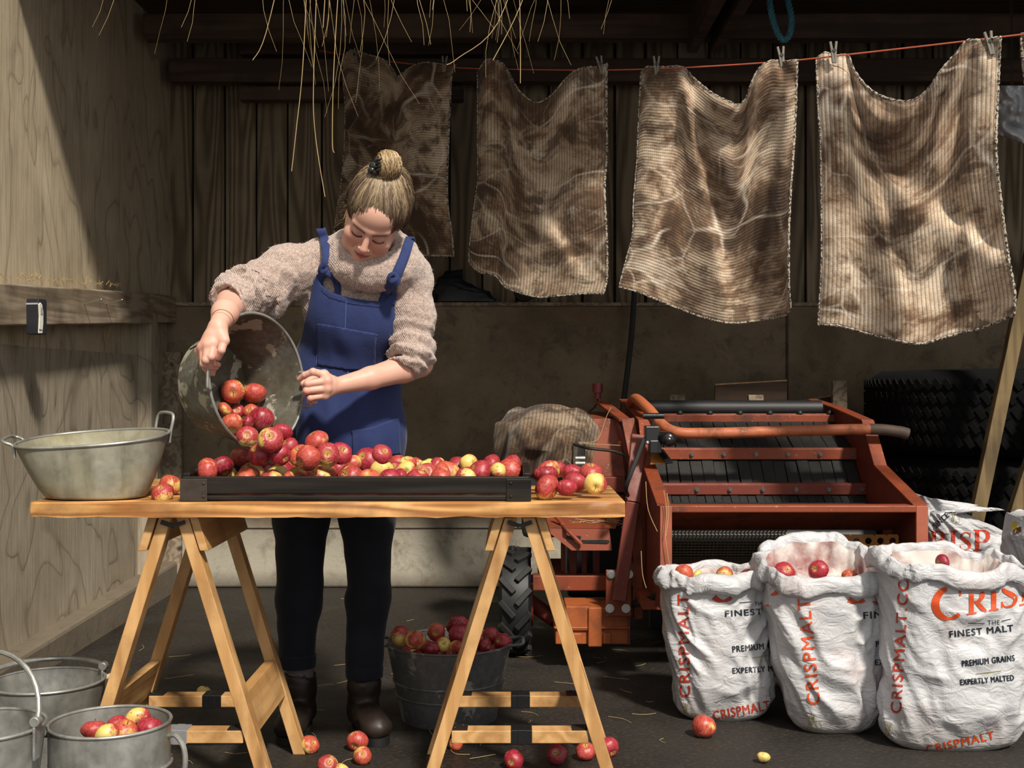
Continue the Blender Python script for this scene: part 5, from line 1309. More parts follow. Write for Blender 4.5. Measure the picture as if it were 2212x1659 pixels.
def shell_part(name, poly, off, th, mat, parent, ycut=3.66, rnd=.002):
    d2 = poly_sdf(X[:,:,:], Z[:,:,:], poly)
    a = np.maximum(np.maximum(np.abs(tf.a-off)-th, d2), np.broadcast_to(Y-ycut, tf.a.shape)).astype(np.float32)
    q = Field(ap_lo, ap_hi, .0036); q.a = a; Pq, Fq = q.mesh(); return np_obj(name, Pq, Fq, mat, parent)
ap = shell_part('pinafore', outline, .013, .0045, M['denim'], pw, 3.70)
shell_part('chest_pocket', [px_(*q) for q in [(688,700),(700,701),(815,722),(806,802),(745,798),(682,788)]], .0185, .0042, M['denim'], ap)
shell_part('hip_pocket', [px_(*q) for q in [(758,930),(800,924),(856,902),(858,985),(760,990)]], .0185, .0042, M['denim'], ap)
shell_part('bib_hem', [px_(*q) for q in [(699,618),(720,634),(760,646),(800,652),(832,654),(832,668),(800,666),(758,660),(718,648),(697,632)]], .0165, .0028, M['denim'], ap)
def on_front(px, py, off, bv):
    d = (W(px, py, 1)-EYE).normalized(); h = bv.ray_cast(EYE, d); return (h[0]-d*off) if h[0] else W(px, py, 3.5)
apv = [v.co.copy() for v in ap.data.vertices]; apb = BVHTree.FromPolygons(apv, [tuple(p.vertices) for p in ap.data.polygons])
for k, P in enumerate(([(692,703),(745,712),(815,724)], [(690,710),(683,786)], [(813,728),(805,800)], [(683,788),(745,796),(804,801)], [(748,650),(745,712)], [(752,800),(750,830)], [(762,932),(800,926),(854,905)], [(762,935),(763,985)])):
    cv = catmull([(p[0], p[1], 0) for p in P], 8); MB().tube([on_front(p[0], p[1], .0022 if k not in (4,5) else .001, apb) for p in cv], .0012, 5).build('stitching', M['stitch'], ap)
def strap(P, wd, name, over=False):
    cv = catmull([(p[0], p[1], p[2] if len(p) > 2 else 0) for p in P], 8); c = []
    for p in cv: c.append(on_front(p[0], p[1], .006+p[2], sbv))
    if over: c = [c[0]+Vector((0,.11,-.07)), c[0]+Vector((0,.06,-.012)), c[0]+Vector((0,.02,.004))]+c
    for _ in range(3): c = [c[0]]+[(c[i-1]+c[i]*2+c[i+1])/4 for i in range(1, len(c)-1)]+[c[-1]]
    G = []
    for i in range(len(c)):
        t = (c[min(i+1,len(c)-1)]-c[max(i-1,0)]).normalized(); nn = (EYE-c[i]).normalized(); s_ = t.cross(nn).normalized()
        G.append([tuple(c[i]+s_*wd*q+nn*(.002 if q in (-.5,.5) else .004)) for q in (-.5,-.3,0,.3,.5)])
    return grid_obj(name, np.array(G), M['denim'], ap, .005)
strap([(692,492,.006),(701,520),(706,550),(703,585)], .026, 'strap', True); strap([(886,513,.006),(874,552),(860,585),(846,615)], .027, 'strap', True)
strap([(700,588,.008),(690,604),(688,622),(694,640)], .022, 'strap_loop'); strap([(706,588,.010),(722,602),(729,622),(727,642)], .016, 'strap_loop')
strap([(846,612,.010),(834,632),(826,655)], .022, 'strap_loop'); strap([(852,612,.008),(850,636),(846,658)], .018, 'strap_loop')
for px, py, rr in ((701,583,.014),(850,604,.015)):
    c = on_front(px, py, .012, sbv); b = MB()
    for k in range(3): b.tube([c+Vector((rr*math.cos(a)*(1.0-.15*k), -.004*k+.003*math.sin(a*2), rr*.75*math.sin(a)+.004*(k-1))) for a in np.linspace(0, 2*PI, 16, endpoint=False)], .0065, 6, closed=True)
    b.ball(c, (rr*.9,.009,rr*.75), 8); b.build('knot', M['denim'], ap)
# ---- trousers, socks, boots
tq = Field([-.74,3.50,.16], [-.28,3.88,.98], .006)
legR = [V3(676,990,3.70), V3(650,1120,3.69), V3(645,1300,3.69), V3(641,1424,3.69)]; legL = [V3(772,990,3.70), V3(797,1120,3.69), V3(794,1300,3.68), V3(787,1446,3.67)]
tq.chain(legR, [.088,.078,.066,.055], .03); tq.chain(legL, [.088,.078,.064,.053], .03)
tq.cap(V3(690,975,3.70), V3(765,975,3.70), .10, .10, .05)
tq.put(lambda X, Y, Z: .006*vnoise(X*12, Y*12, Z*9, 21)+.004*vnoise(X*16+Z*10, Y*14, Z*22, 22), [-.74,3.5,.16], [-.28,3.88,.98], 0, 'shift')
hemz = [float(legR[3][2]), float(legL[3][2])]
tq.put(lambda X, Y, Z: Z-(hemz[0]-.018)+0*X+0*Y, [-.74,3.5,.16], [float(V3(718,1200,3.7)[0]),3.88,hemz[0]-.018], 0, 'cut', 0)
P7, F7 = tq.mesh(); trs = np_obj('trousers', P7, F7, M['trousers'], pw)
for lg in (legR, legL):
    c = Vector(lg[3]); r = .057 if lg is legR else .055
    b = MB(); b.lathe([(r-.006,-.022),(r+.001,-.022),(r+.003,0),(r+.001,.016),(r-.006,.016)], Matrix.Translation(c), 32, closed=True); b.build('turn_up', M['trousers'], trs)
for nm, c, toe, sx in (('R', V3(648,1470,3.70), np.array([-.005,-.14,0]), -1), ('L', V3(786,1478,3.68), np.array([.055,-.135,0]), 1)):
    b = MB(); b.lathe([(.030,-.03),(.041,-.03),(.043,.03),(.042,.085),(.030,.085)], Matrix.Translation(c), 28, closed=True); b.build('sock', M['sock'], pw)
    fl = np.array([c[0], c[1], 0.0]); t = toe/np.linalg.norm(toe); sd = np.array([-t[1], t[0], 0])
    bf = Field(fl-[.16,.26,.01], fl+[.20,.14,.30], .0042); RB = np.array(Matrix((tuple(sd), tuple(t), (0,0,1))).transposed())
    bf.chain([fl+[0,0,.075]-t*.012, fl+[0,0,.13], c+[0,0,.004]], [.046,.046,.051], .02)
    bf.ell(fl-t*.02+[0,0,.05], (.043,.058,.05), RB, .02); bf.ell(fl+t*.075+[0,0,.052], (.047,.10,.043), RB, .03); bf.ell(fl+t*.135+[0,0,.046], (.047,.052,.036), RB, .02)
    bf.cap(c+[0,0,-.002], c+[0,0,.09], .043, .046, .004, 'cut')
    bf.put(lambda X, Y, Z: .022-Z+0*X+0*Y, fl-[.16,.26,.01], [fl[0]+.2, fl[1]+.14, .022], 0, 'cut', 0)
    bf.put(lambda X, Y, Z: .0025*vnoise(X*40, Y*40, Z*60, 31), fl-[.16,.26,.01], fl+[.20,.14,.30], 0, 'shift')
    Pb, Fb = bf.mesh(); bo = np_obj('boot', Pb, Fb, M['boot'], pw)
    ring = []
    for a in np.linspace(0, 2*PI, 44, endpoint=False):
        l = .062+.122*math.cos(a)*(1) ; wd = (.047+.007*math.cos(a))*math.copysign(abs(math.sin(a))**.8, math.sin(a)); ring.append(fl+t*l+sd*wd)
    b = MB(); b.prism([Vector((p[0], p[1], .001)) for p in ring], (0,0,.024)); b.build('sole', M['sole'], bo, 30)
    b = MB(); q = fl-t*.052; b.box(Vector((q[0], q[1], float(c[2])-.0)), (.018,.006,.05)); b.build('pull_tab', M['rail'], bo, 0, .002)
# ------------------------------------------------------------------ apples
def apple_mat():
    g = N('apple_skin'); oi = g.n('ShaderNodeObjectInfo'); c = g.sep(oi.outputs['Color']); rnd = oi.outputs['Random']
    yel, dark, ora = c[0], c[1], c[2]
    off = g.comb(g.math('MULTIPLY', rnd, 17.0), g.math('MULTIPLY', rnd, 31.0), g.math('MULTIPLY', rnd, 7.0))
    v = g.vadd(g.co('Object', (1,1,1)), off); p = g.sep(g.co('Object'))
    n1 = g.noise(v, 1.1, 4, .6); st = g.noise(g.vadd(g.co('Object', (5.5,5.5,.7)), off), 1.2, 3, .6)
    red = g.mix(dark, g.mix(ora, (.33,.014,.034), (.47,.065,.035)), (.15,.005,.014))
    red2 = g.mix(ora, (.48,.060,.072), (.62,.20,.10)); red = g.mix(g.ramp(st, [(.42,0),(.66,.75)]), red, red2)
    yl = g.mix(g.noise(v, 2.5, 3), (.70,.44,.10), (.74,.60,.20)); yl = g.mix(g.ramp(n1, [(.55,0),(.75,.7)]), yl, (.48,.50,.12))
    f = g.math('ADD', g.math('ADD', g.math('MULTIPLY', p[0], .36), g.math('MULTIPLY', n1, .8)), g.math('MULTIPLY', st, .35))
    f = g.math('SUBTRACT', g.math('ADD', f, yel), .62)
    f = g.ramp(f, [(.42,0),(.62,1)])
    col = g.mix(f, red, yl)
    pole = g.math('ABSOLUTE', p[2]); rad = g.math('SQRT', g.math('ADD', g.math('MULTIPLY', p[0], p[0]), g.math('MULTIPLY', p[1], p[1])))
    col = g.mix(g.math('MULTIPLY', g.ramp(rad, [(.10,1),(.42,0)]), .75), col, (.55,.40,.09))
    sp = g.vor(v, 9); col = g.mix(g.math('MULTIPLY', g.ramp(sp, [(.05,1),(.09,0)]), .5), col, (.72,.50,.36))
    sc = g.vor(v, 1.7); w = g.noise(v, 6, 3); col = g.mix(g.ramp(g.math('ADD', sc, g.math('MULTIPLY', w, .12)), [(.17,.9),(.24,0)]), col, (.11,.045,.025))
    br = g.noise(v, 2.2, 6, .7); col = g.mix(g.ramp(br, [(.62,0),(.74,.55)]), col, (.26,.10,.045))
    return g.done(col, g.ramp(br, [(.4,.30),(.65,.5)]), 0, g.bump(g.math('ADD', br, g.math('MULTIPLY', w, .3)), .12, .02), .55)
M['apple'] = apple_mat(); M['stem'] = plain('apple_stem', (.07,.045,.02), .8); M['flesh'] = plain('apple_flesh', (.72,.55,.30), .6)
def apple_mesh(seed, squash, lob):
    nv, nu = 26, 40; P = []
    for i in range(nv+1):
        t = PI*i/nv
        r = math.sin(t)*(1+.10*math.sin(t)**2); z = math.cos(t)*squash
        r0 = abs(math.sin(t)); dip = math.exp(-(r0/.30)**2); z -= math.copysign(dip*(.26 if t < PI/2 else .20), math.cos(t))
        r *= 1.0+.05*math.cos(t)
        for k in range(nu):
            a = 2*PI*k/nu; q = 1+lob*math.cos(5*a+seed)*(.35+.65*(t > PI/2))*math.sin(t)+.035*float(vnoise(2*math.cos(a)*r0+seed*3, 2*math.sin(a)*r0, z*2, seed))
            P.append((r*q*math.cos(a), r*q*math.sin(a)*(1+.04*math.sin(seed)), z*(1+.04*math.sin(a+seed))))
    i, j = np.meshgrid(np.arange(nv), np.arange(nu), indexing='ij'); j2 = (j+1) % nu
    Fc = np.stack([i*nu+j, (i+1)*nu+j, (i+1)*nu+j2, i*nu+j2], -1).reshape(-1, 4)
    o = np_obj('apple', np.array(P), Fc, M['apple'])
    import bmesh
    bm = bmesh.new(); bm.from_mesh(o.data); bmesh.ops.remove_doubles(bm, verts=bm.verts, dist=1e-4); bm.to_mesh(o.data); bm.free()
    me = o.data; bpy.data.objects.remove(o)
    s = MB().tube([(0,0,squash*.7), (.03,.02,squash*.9), (.07,.05,squash*1.08)], [.035,.03,.05], 6); so = s.build('stem', M['stem']); sm = so.data; bpy.data.objects.remove(so)
    b = MB()
    for k in range(5):
        a = 2*PI*k/5+seed; b.add([(.03*math.cos(a-.9), .03*math.sin(a-.9), -squash*.78), (.03*math.cos(a+.9), .03*math.sin(a+.9), -squash*.78), (.13*math.cos(a), .13*math.sin(a), -squash*.93), (.05*math.cos(a), .05*math.sin(a), -squash*.70)], [(0,1,2), (0,3,1), (1,3,2), (2,3,0)])
    b.ball((0,0,-squash*.76), (.09,.09,.03), 5); co = b.build('calyx', M['stem']); cm = co.data; bpy.data.objects.remove(co)
    return me, sm, cm
AM = [apple_mesh(1, .90, .03), apple_mesh(2, .97, .02), apple_mesh(3, .84, .035), apple_mesh(4, 1.06, .03)]
KIND = {'R': (.02,.25,.05), 'D': (.0,.75,.0), 'P': (.10,.0,.55), 'O': (.22,.0,1.0), 'M': (.33,.2,.35), 'Y': (.78,0,.5), 'S': (.22,0,.8)}
WORD = {'R': 'crimson red', 'D': 'dark red', 'P': 'pinkish red', 'O': 'orange red', 'M': 'red and yellow', 'Y': 'yellow', 'S': 'striped pale red'}
arng = random.Random(5)
def apple(c, r, kind, label, group=None, up=None, parts=True, seed=None):
    me, sm, cm = AM[arng.randrange(4)] if seed is None else AM[seed]
    o = bpy.data.objects.new('apple', me); C.objects.link(o); o.location = c; o.scale = (r*.97,)*3
    if up is None: up = Vector((arng.uniform(-1,1), arng.uniform(-1,.6), arng.uniform(-.5,1)))
    q = Vector(up).normalized().to_track_quat('Z', 'Y') @ Matrix.Rotation(arng.uniform(0, 6.28), 3, 'Z').to_quaternion()
    o.rotation_mode = 'QUATERNION'; o.rotation_quaternion = q
    k = KIND[kind]; o.color = (max(0, k[0]+arng.uniform(-.05,.05)), max(0, k[1]+arng.uniform(-.08,.08)), max(0, k[2]+arng.uniform(-.1,.1)), 1)
    tag(o, label, 'apple', group)
    if parts:
        for nm, m in (('stem', sm), ('calyx', cm)):
            ch = bpy.data.objects.new(nm, m); C.objects.link(ch); ch.parent = o
    return o
def ordinal(i): return ['first','second','third','fourth','fifth','sixth','seventh','eighth','ninth','tenth','eleventh','twelfth','thirteenth','fourteenth','fifteenth','sixteenth','seventeenth','eighteenth','nineteenth','twentieth'][i] if i < 20 else '%dth' % (i+1)
CAL = (.15,-1,.25)
# heap in the tray: (pixel x, y, radius, kind, which way the eye end or stalk looks)
Z2 = lambda x, y, r: (400+x/3.95, 640+y/3.95, r/3.95)
tray = [(190,1490,105,'P'),(312,1455,100,'D'),(365,1545,95,'Y'),(500,1390,112,'P'),(565,1530,108,'M',CAL),(690,1505,90,'R'),(640,1340,100,'R'),(790,1535,95,'Y'),(885,1572,70,'Y'),(815,1360,84,'R'),(850,1480,80,'O'),(890,1282,76,'R'),
 (985,1360,100,'O'),(1052,1378,106,'P'),(1005,1492,98,'P'),(1120,1232,98,'P'),(1215,1355,100,'M',CAL),(1328,1342,95,'R'),(1175,1548,104,'O'),(1300,1485,88,'R'),(1415,1552,110,'M'),(1550,1400,108,'R'),(1680,1348,85,'R'),(1675,1482,92,'Y',(-.2,.4,1)),(1432,1425,72,'O'),(1562,1540,60,'Y'),
 (1820,1442,84,'P'),(1795,1492,78,'R'),(1893,1494,80,'Y'),(1840,1548,74,'R'),(1962,1452,76,'M'),(2060,1525,98,'M'),(2092,1445,66,'Y'),(2172,1440,58,'M'),(2185,1508,80,'O')]
tray = [Z2(*t[:3])+tuple(t[3:]) for t in tray]
tray += [(880,1003,19,'Y'),(918,1016,20,'Y'),(941,1008,20,'M'),(966,1022,27,'O'),(991,1012,25,'R'),(1012,1002,20,'Y'),(1035,1020,26,'R'),(1060,1006,24,'R'),(1076,1020,20,'Y'),(1100,1019,27,'P'),(1108,1005,21,'R'),(728,1012,22,'R'),(610,1018,22,'R')]
A = []
for t in tray:
    px, py, r = t[:3]; zc = ZT+.012+.031
    d = min(max((CZ-zc)*F/max(py-CY, 40), 3.045+.034), 3.44)
    if py < 990: d = 3.10+(990-py)*.0016+ (.06 if px > 560 else .1)
    if px < 460: d = 3.085
    elif px < 500 and py < 1015: d = 3.19
    A.append([px, py, r, d, t[3], t[4] if len(t) > 4 else None])
for it in range(200):                                     # let neighbours settle apart along the line of sight
    for i in range(len(A)):
        for j in range(i):
            a, b = A[i], A[j]; pa, pb = W(a[0], a[1], a[3]), W(b[0], b[1], b[3]); ra, rb = a[2]*a[3]/F, b[2]*b[3]/F
            ov = (ra+rb)*.97-(pa-pb).length
            if ov > 0:
                n, f = (a, b) if a[3]-a[1]*.0004 < b[3]-b[1]*.0004 else (b, a)
                n[3] = max(n[3]-ov*.25, 3.046+n[2]*n[3]/F); f[3] = min(f[3]+ov*.25, 3.46-f[2]*f[3]/F+.03)
A.sort(key=lambda a: a[0]); heap = [a for a in A if a[1] < 1000 and a[0] < 860]; low = [a for a in A if a not in heap]
for zone, nm in ((heap, 'on the heap in the black tray'), (low, 'low in the black tray')):
    for i, a in enumerate(zone):
        q_ = W(a[0], a[1], a[3]); r_ = a[2]*a[3]/F; q_.x = min(max(q_.x, -.812+r_), .028-r_)
        apple(q_, r_, a[4], '%s apple %s, %s from its left end' % (WORD[a[4]], nm, ordinal(i)), 'apples in the black tray', a[5])
# unseen apples that carry the heap
for x in np.arange(-.70, -.12, .064):
    for y in (3.17, 3.236, 3.30, 3.366, 3.43):
        p = Vector((x+arng.uniform(-.006,.006), y, ZT+.012+.030))
        if all((p-W(a[0], a[1], a[3])).length > .030+a[2]*a[3]/F*.93 for a in A): apple(p, .030, arng.choice('RPOM'), 'red apple in the bottom layer of the black tray under the heap', 'apples under the heap in the black tray', parts=False)
# apples sliding out of the tipped tub
bt = [o for o in tip.children if o.name.startswith('tub_body')][0]; tb_bvh = BVHTree.FromPolygons([v.co for v in bt.data.vertices], [tuple(p.vertices) for p in bt.data.polygons])
tubA = [(405,810,94,'O','orange apple with brown bruises, uppermost left in the tipped tub',(.3,-1,-.2)),(590,830,98,'P','large pinkish red apple uppermost right in the tipped tub',(0,.4,1)),(338,962,60,'O','orange apple at the left wall of the tipped tub, just below the bruised one',None),(440,982,62,'R','small crimson apple showing its eye in the middle of the tipped tub',(.2,-1,.3)),
 (560,985,64,'O','orange red apple half hidden behind the dark glossy one in the tipped tub',(-.1,-1,.4)),(655,1045,100,'D','dark glossy red apple in the tipped tub, right of the small crimson one',(.2,.3,1)),(402,1092,94,'O','tan orange apple resting on the left rim of the tipped tub',(.2,-.7,-.6)),(535,1078,60,'D','dark red apple tucked under the glossy one in the tipped tub',None)]
TA = []
for x, y, r, k, lab, up in tubA:
    px, py, rp = Z2(x, y, r); d = (W(px, py, 1)-EYE).normalized(); h = tb_bvh.ray_cast(EYE, d); t = h[3] if h[0] else 3.2
    for _ in range(80):
        c = EYE+d*t; rr = rp*c.y/F; q = tb_bvh.find_nearest(c)
        if q[3] >= rr*1.0 and all((c-o[0]).length > (rr+o[1])*.96 for o in TA): break
        t -= .004
    TA.append((c, rr)); apple(c, rr, k, lab, None, up)
fallA = [(530,1195,84,'M','red apple with a yellow eye, just leaving the lip of the tipped tub',CAL,3.10),(730,1225,104,'M','red apple with a yellow star round its stalk, between tub and heap',(.1,-.9,.5),3.13),(825,1162,88,'R','crimson apple at the right edge of the stream between tub and heap',(0,.5,1),3.22)]
for x, y, r, k, lab, up, d in fallA:
    px, py, rp = Z2(x, y, r); apple(W(px, py, d), rp*d/F, k, lab, None, up)
# loose apples on the plank
Z3 = lambda x, y, r: (1000+x/4.424, 800+y/4.424, r/4.424)
for x, y, r, k, lab, up, d in [(800,1120,124,'M','large red apple with an orange lower half, nearest of those right of the tray',(.8,-.3,-.4),3.075),(990,1122,94,'R','crimson apple in front, between the orange-bellied one and the yellow one',(0,.3,1),3.075),(1075,1072,106,'R','crimson apple right behind the front crimson one, right of the tray',(.2,.4,1),3.17),(1265,1082,104,'Y','yellow apple with a brown rotten eye at the right end of the plank',(.02,-1,-.3),3.10),
  (790,1000,112,'D','dark red apple behind the orange-bellied apple, right of the tray',(0,.2,1),3.20),(815,962,106,'Y','pale yellow apple with a red cheek peeping out at the back right of the tray',None,3.30),(885,945,98,'R','crimson apple at the very back of those right of the tray',(0,.3,1),3.40),(1048,992,108,'R','crimson apple in the middle row right of the tray',(.2,.5,1),3.30),(1225,985,106,'M','red apple with orange flecks behind the yellow one at the plank end',(.0,-.3,1),3.24)]:
    px, py, rp = Z3(x, y, r); rr = rp*d/F; p = W(px, py, d); p.z = max(p.z, ZT+rr*.93); apple(p, rr, k, lab, 'loose apples right of the tray', up)
apple(W(352,1066,3.08), 22*3.08/F, 'M', 'small red and yellow apple in front, left of the tray', None, (-.1,-.7,.8)); p = W(368,1043,3.2); p.z = ZT+.026; apple(p, .028, 'O', 'orange and yellow apple leaning on the left end of the tray', None, (.2,.3,1))
# apples on the floor
for px, py, r, k, lab, up in [(670,1608,19,'S','bitten striped apple on the floor in front of the boots',(.6,-.6,.5)),(772,1600,22,'P','pinkish apple with black holes on the floor, touching the striped one',(-.2,-.9,-.3)),(783,1632,19,'S','striped apple showing its stalk, on the floor before the right boot',(.1,-.9,.5)),(708,1652,21,'M','red and yellow apple cut by the bottom edge, below the bitten one',(.3,-.6,.6)),(738,1664,18,'Y','yellow apple mostly below the bottom edge, beside the red and yellow one',None),(440,1494,14,'Y','small yellow and red apple on the floor behind the left trestle bars',(.2,.2,1)),
   (1110,1640,21,'R','red apple with a dark eye on the floor under the right trestle',(-.3,-1,0)),(1203,1628,21,'D','dark red apple on the floor, second from the left under the right trestle',None),(1265,1622,20,'P','pink apple with a hole on the floor left of the trestle leg',(0,-.5,1)),(1314,1613,22,'R','red apple on the floor just right of the trestle leg',(.5,-.7,-.4)),(1521,1568,25,'P','big red apple lying against the foot of the left white bag',(.3,.4,.9)),(1649,1635,14,'Y','tiny pale apple lying alone on the wet floor at the front',(.1,.3,1)),(985,1606,15,'O','orange apple mostly hidden behind the left leg of the right trestle',None)]:
    d = CZ*F/(py+r-CY-1); rr = r*d/F; p = W(px, py, d); p.z = rr*.90; a = apple(p, rr, k, lab, None, up)
# apples in the grey pot
for px, py, d, r, k, lab, up in [(204,1577,2.85,.029,'M','red and yellow apple at the left wall inside the grey pot',(0,.3,1)),(233,1588,2.80,.028,'Y','yellow apple at the front inside the grey pot',None),(255,1572,2.90,.028,'R','red apple behind the yellow-pink one in the grey pot',None),(270,1582,2.83,.029,'S','pale yellow-pink apple in the middle of the grey pot',(.3,-.3,1)),(298,1553,2.93,.029,'M','highest red and orange apple in the grey pot',(.3,-.8,-.5)),(324,1573,2.88,.029,'R','crimson apple at the right wall inside the grey pot',(.2,.3,1))]:
    apple(W(px, py, d), r, k, lab, 'apples in the grey pot', up)
for k in range(14):
    a = 2*PI*k/7; z = .035 if k < 7 else .095; rr = .085
    apple((pc.x+rr*math.cos(a+(k >= 7)*.4), pc.y+rr*math.sin(a+(k >= 7)*.4), z), .030, arng.choice('RMOP'), 'apple lying underneath the others in the grey pot', 'apples under the others in the grey pot', parts=False)
for k in range(6):
    a = 2*PI*k/6+.3; apple((pc.x+.078*math.cos(a), pc.y+.078*math.sin(a), .155), .030, arng.choice('RMOP'), 'apple lying underneath the others in the grey pot', 'apples under the others in the grey pot', parts=False)
# apples in the big bucket under the plank
Z5 = lambda x, y, r: (560+x/2.968, 1100+y/2.968, r/2.968)
for x, y, r, k, d, lab, up in [(905,812,64,'M',3.75,'red and yellow apple at the left rim of the bucket under the plank',None),(1000,838,62,'Y',3.71,'greenish yellow apple at the front left of the bucket under the plank',(0,.4,1)),(1135,786,54,'S',3.82,'pale striped apple on top in the bucket under the plank',(0,-1,.1)),(1180,866,46,'Y',3.70,'small yellow apple showing its eye in the bucket under the plank',CAL),(1272,748,68,'D',3.92,'dark red apple highest at the back of the bucket under the plank',None),(1292,812,76,'R',3.80,'big red apple in the middle of the bucket under the plank',(.2,.3,1)),(1108,892,50,'D',3.69,'dark red apple at the front rim of the bucket under the plank',None),(1278,892,58,'M',3.69,'yellow and red apple at the front rim, centre, of the bucket under the plank',None),(1395,836,58,'R',3.80,'red apple behind the trestle leg in the bucket under the plank',None),(1482,812,52,'R',3.86,'red apple right of the trestle leg in the bucket under the plank',None),(1562,852,54,'R',3.80,'red apple at the right rim of the bucket under the plank',None),(1450,874,42,'D',3.72,'small dark red apple at the front right of the bucket under the plank',None)]:
    px, py, rp = Z5(x, y, r); apple(W(px, py, d), rp*d/F, k, lab, 'apples in the bucket under the plank', up)
for zz, R_, n_ in ((.20, .13, 12), (.20, .06, 6), (.145, .12, 11), (.145, .05, 5)):
    for k in range(n_):
        a = 2*PI*k/n_+zz*9; apple((uc.x+R_*math.cos(a), uc.y+R_*math.sin(a), zz), .030, arng.choice('RDMP'), 'apple in the lower layers of the bucket under the plank', 'apples under the others in the bucket', parts=False)
# apples in the white bags
for px, py, d, r, k, lab in [(1478,1240,3.87,.030,'O','orange apple at the left in the mouth of the left white bag'),(1506,1246,3.90,.022,'Y','small yellow apple beside the orange one in the left white bag'),(1565,1243,3.88,.028,'O','orange apple in the middle of the left white bag'),(1615,1246,3.88,.024,'O','orange apple at the right in the left white bag'),(1695,1236,3.72,.032,'R','red apple at the left in the open mouth of the middle white bag'),(1768,1232,3.74,.030,'R','red apple in the middle of the open mouth of the middle white bag'),(1838,1247,3.70,.026,'O','orange apple low at the right in the middle white bag'),(2036,1214,3.62,.022,'D','dark apple peeping from the mouth of the biggest white bag')]:
    apple(W(px, py, d), r, k, lab)
# ------------------------------------------------------------------ smaller things round the barn
def strand(b, p, L, r, rng, sag=.3):
    q = Vector(p); d = Vector((rng.uniform(-.35,.35), rng.uniform(-.3,.1), -1)); P = [q.copy()]
    k = 6
    for i in range(k):
        d += Vector((rng.uniform(-.18,.18), rng.uniform(-.15,.15), rng.uniform(-.1,.05))); d.normalize(); q = q+d*L/k; P.append(q.copy())
    b.tube(P, [r*(1-.6*i/k) for i in range(k+1)], 4, cap=False)
rg = random.Random(11); b = MB()
for cx, n, Lm in ((292,6,.16),(372,2,.14),(420,4,.12),(435,6,.15),(548,4,.16),(590,1,.2),(640,10,.30),(690,10,.34),(722,16,.42),(745,10,.28),(790,6,.16),(850,9,.22),(885,7,.2),(930,9,.22),(985,8,.2),(1030,8,.18),(1062,12,.22),(1085,12,.24),(1128,7,.34),(1185,8,.2),(1200,6,.22),(1300,4,.18),(1370,3,.14)):
    for k in range(max(1, (n*2)//5)):
        d = 4.2+rg.uniform(-.06,.1); p = W(cx+rg.gauss(0,16), -165, d); p.z = min(p.z, EV_Z+.02)
        strand(b, p, max(.05, Lm*rg.uniform(.35,1.25)+.04)+.25, rg.choice((.0006,.0008,.0010,.0014)), rg)
# longest stalks
for P in ([(668,-165),(655,130),(640,280),(630,370)],[(690,-165),(678,150),(680,280),(702,425)],[(740,-165),(722,130),(718,300),(722,330)],[(712,-165),(698,60),(640,240),(610,20)][:2],[(1120,-165),(1124,90),(1124,180)],[(1180,-165),(1125,10),(1065,130)],[(1150,-165),(1075,50),(990,125),(965,140)],[(630,-165),(575,70),(546,130)]):
    b.tube(catmull([W(x, y, 4.18) for x, y in P], 5), .0015, 4)
o = b.build('hay', M['straw'], None, 0); tag(o, 'wisps of dry hay hanging over the loft edge above the sacks', 'hay', kind='stuff')
# loose straw on the floor and the machine
b = MB()
for k in range(90):
    px, py = rg.uniform(150, 1450), rg.uniform(1290, 1650); d = CZ*F/(py-CY); 
    if rg.random() < .45: px = rg.uniform(900, 1440)
    a = rg.uniform(0, PI); L = rg.uniform(.02,.12); p = W(px, py, d); p.z = .004; u = Vector((math.cos(a), math.sin(a), 0))
    b.tube(catmull([p-u*L/2, p+Vector((-u.y, u.x, 0))*rg.uniform(-.02,.02), p+u*L/2], 3), .0009, 4)
o = b.build('loose_straw', M['straw'], None, 0); tag(o, 'loose bits of straw scattered on the wet floor', 'straw', kind='stuff')
b = MB()
for P in ([(1434,1060),(1440,1100),(1437,1150),(1443,1200),(1450,1240)],[(1441,1065),(1444,1110),(1438,1160)],[(1395,1040),(1400,1100),(1420,1148)],[(1385,1190),(1388,1240),(1396,1270)],[(1250,955),(1290,950),(1310,900),(1320,880)],[(1250,957),(1300,960),(1340,962)]):
    b.tube(catmull([W(x, y, 4.02 if x > 1380 else 4.6) for x, y in P], 4), .0014, 4)
for k in range(26):
    p = W(1262+rg.uniform(-30,85), 1130+rg.uniform(-8,8), 4.6); a = rg.uniform(0, PI); u = Vector((math.cos(a), math.sin(a)*.5, .1))*rg.uniform(.02,.06); b.tube([p-u, p+u], .0011, 4)
o = b.build('machine_straw', M['straw'], None, 0); tag(o, 'stray straw caught on the left side of the orange machine', 'straw', kind='stuff')
b = MB()
for k in range(70):
    t = rg.random(); p = Vector((WX+.06, 3.9+1.5*t, 1.36+.02+.056*(3.9+1.5*t-3.3)+rg.uniform(-.0,.012))); a = rg.uniform(0, 6.28); u = Vector((.3*math.cos(a), math.cos(a), .5*math.sin(a)))*rg.uniform(.01,.035); b.tube([p-u, p+u], .0011, 4)
o = b.build('rail_straw', M['straw'], None, 0); tag(o, 'chaff and straw caught on top of the wall rail', 'straw', kind='stuff')
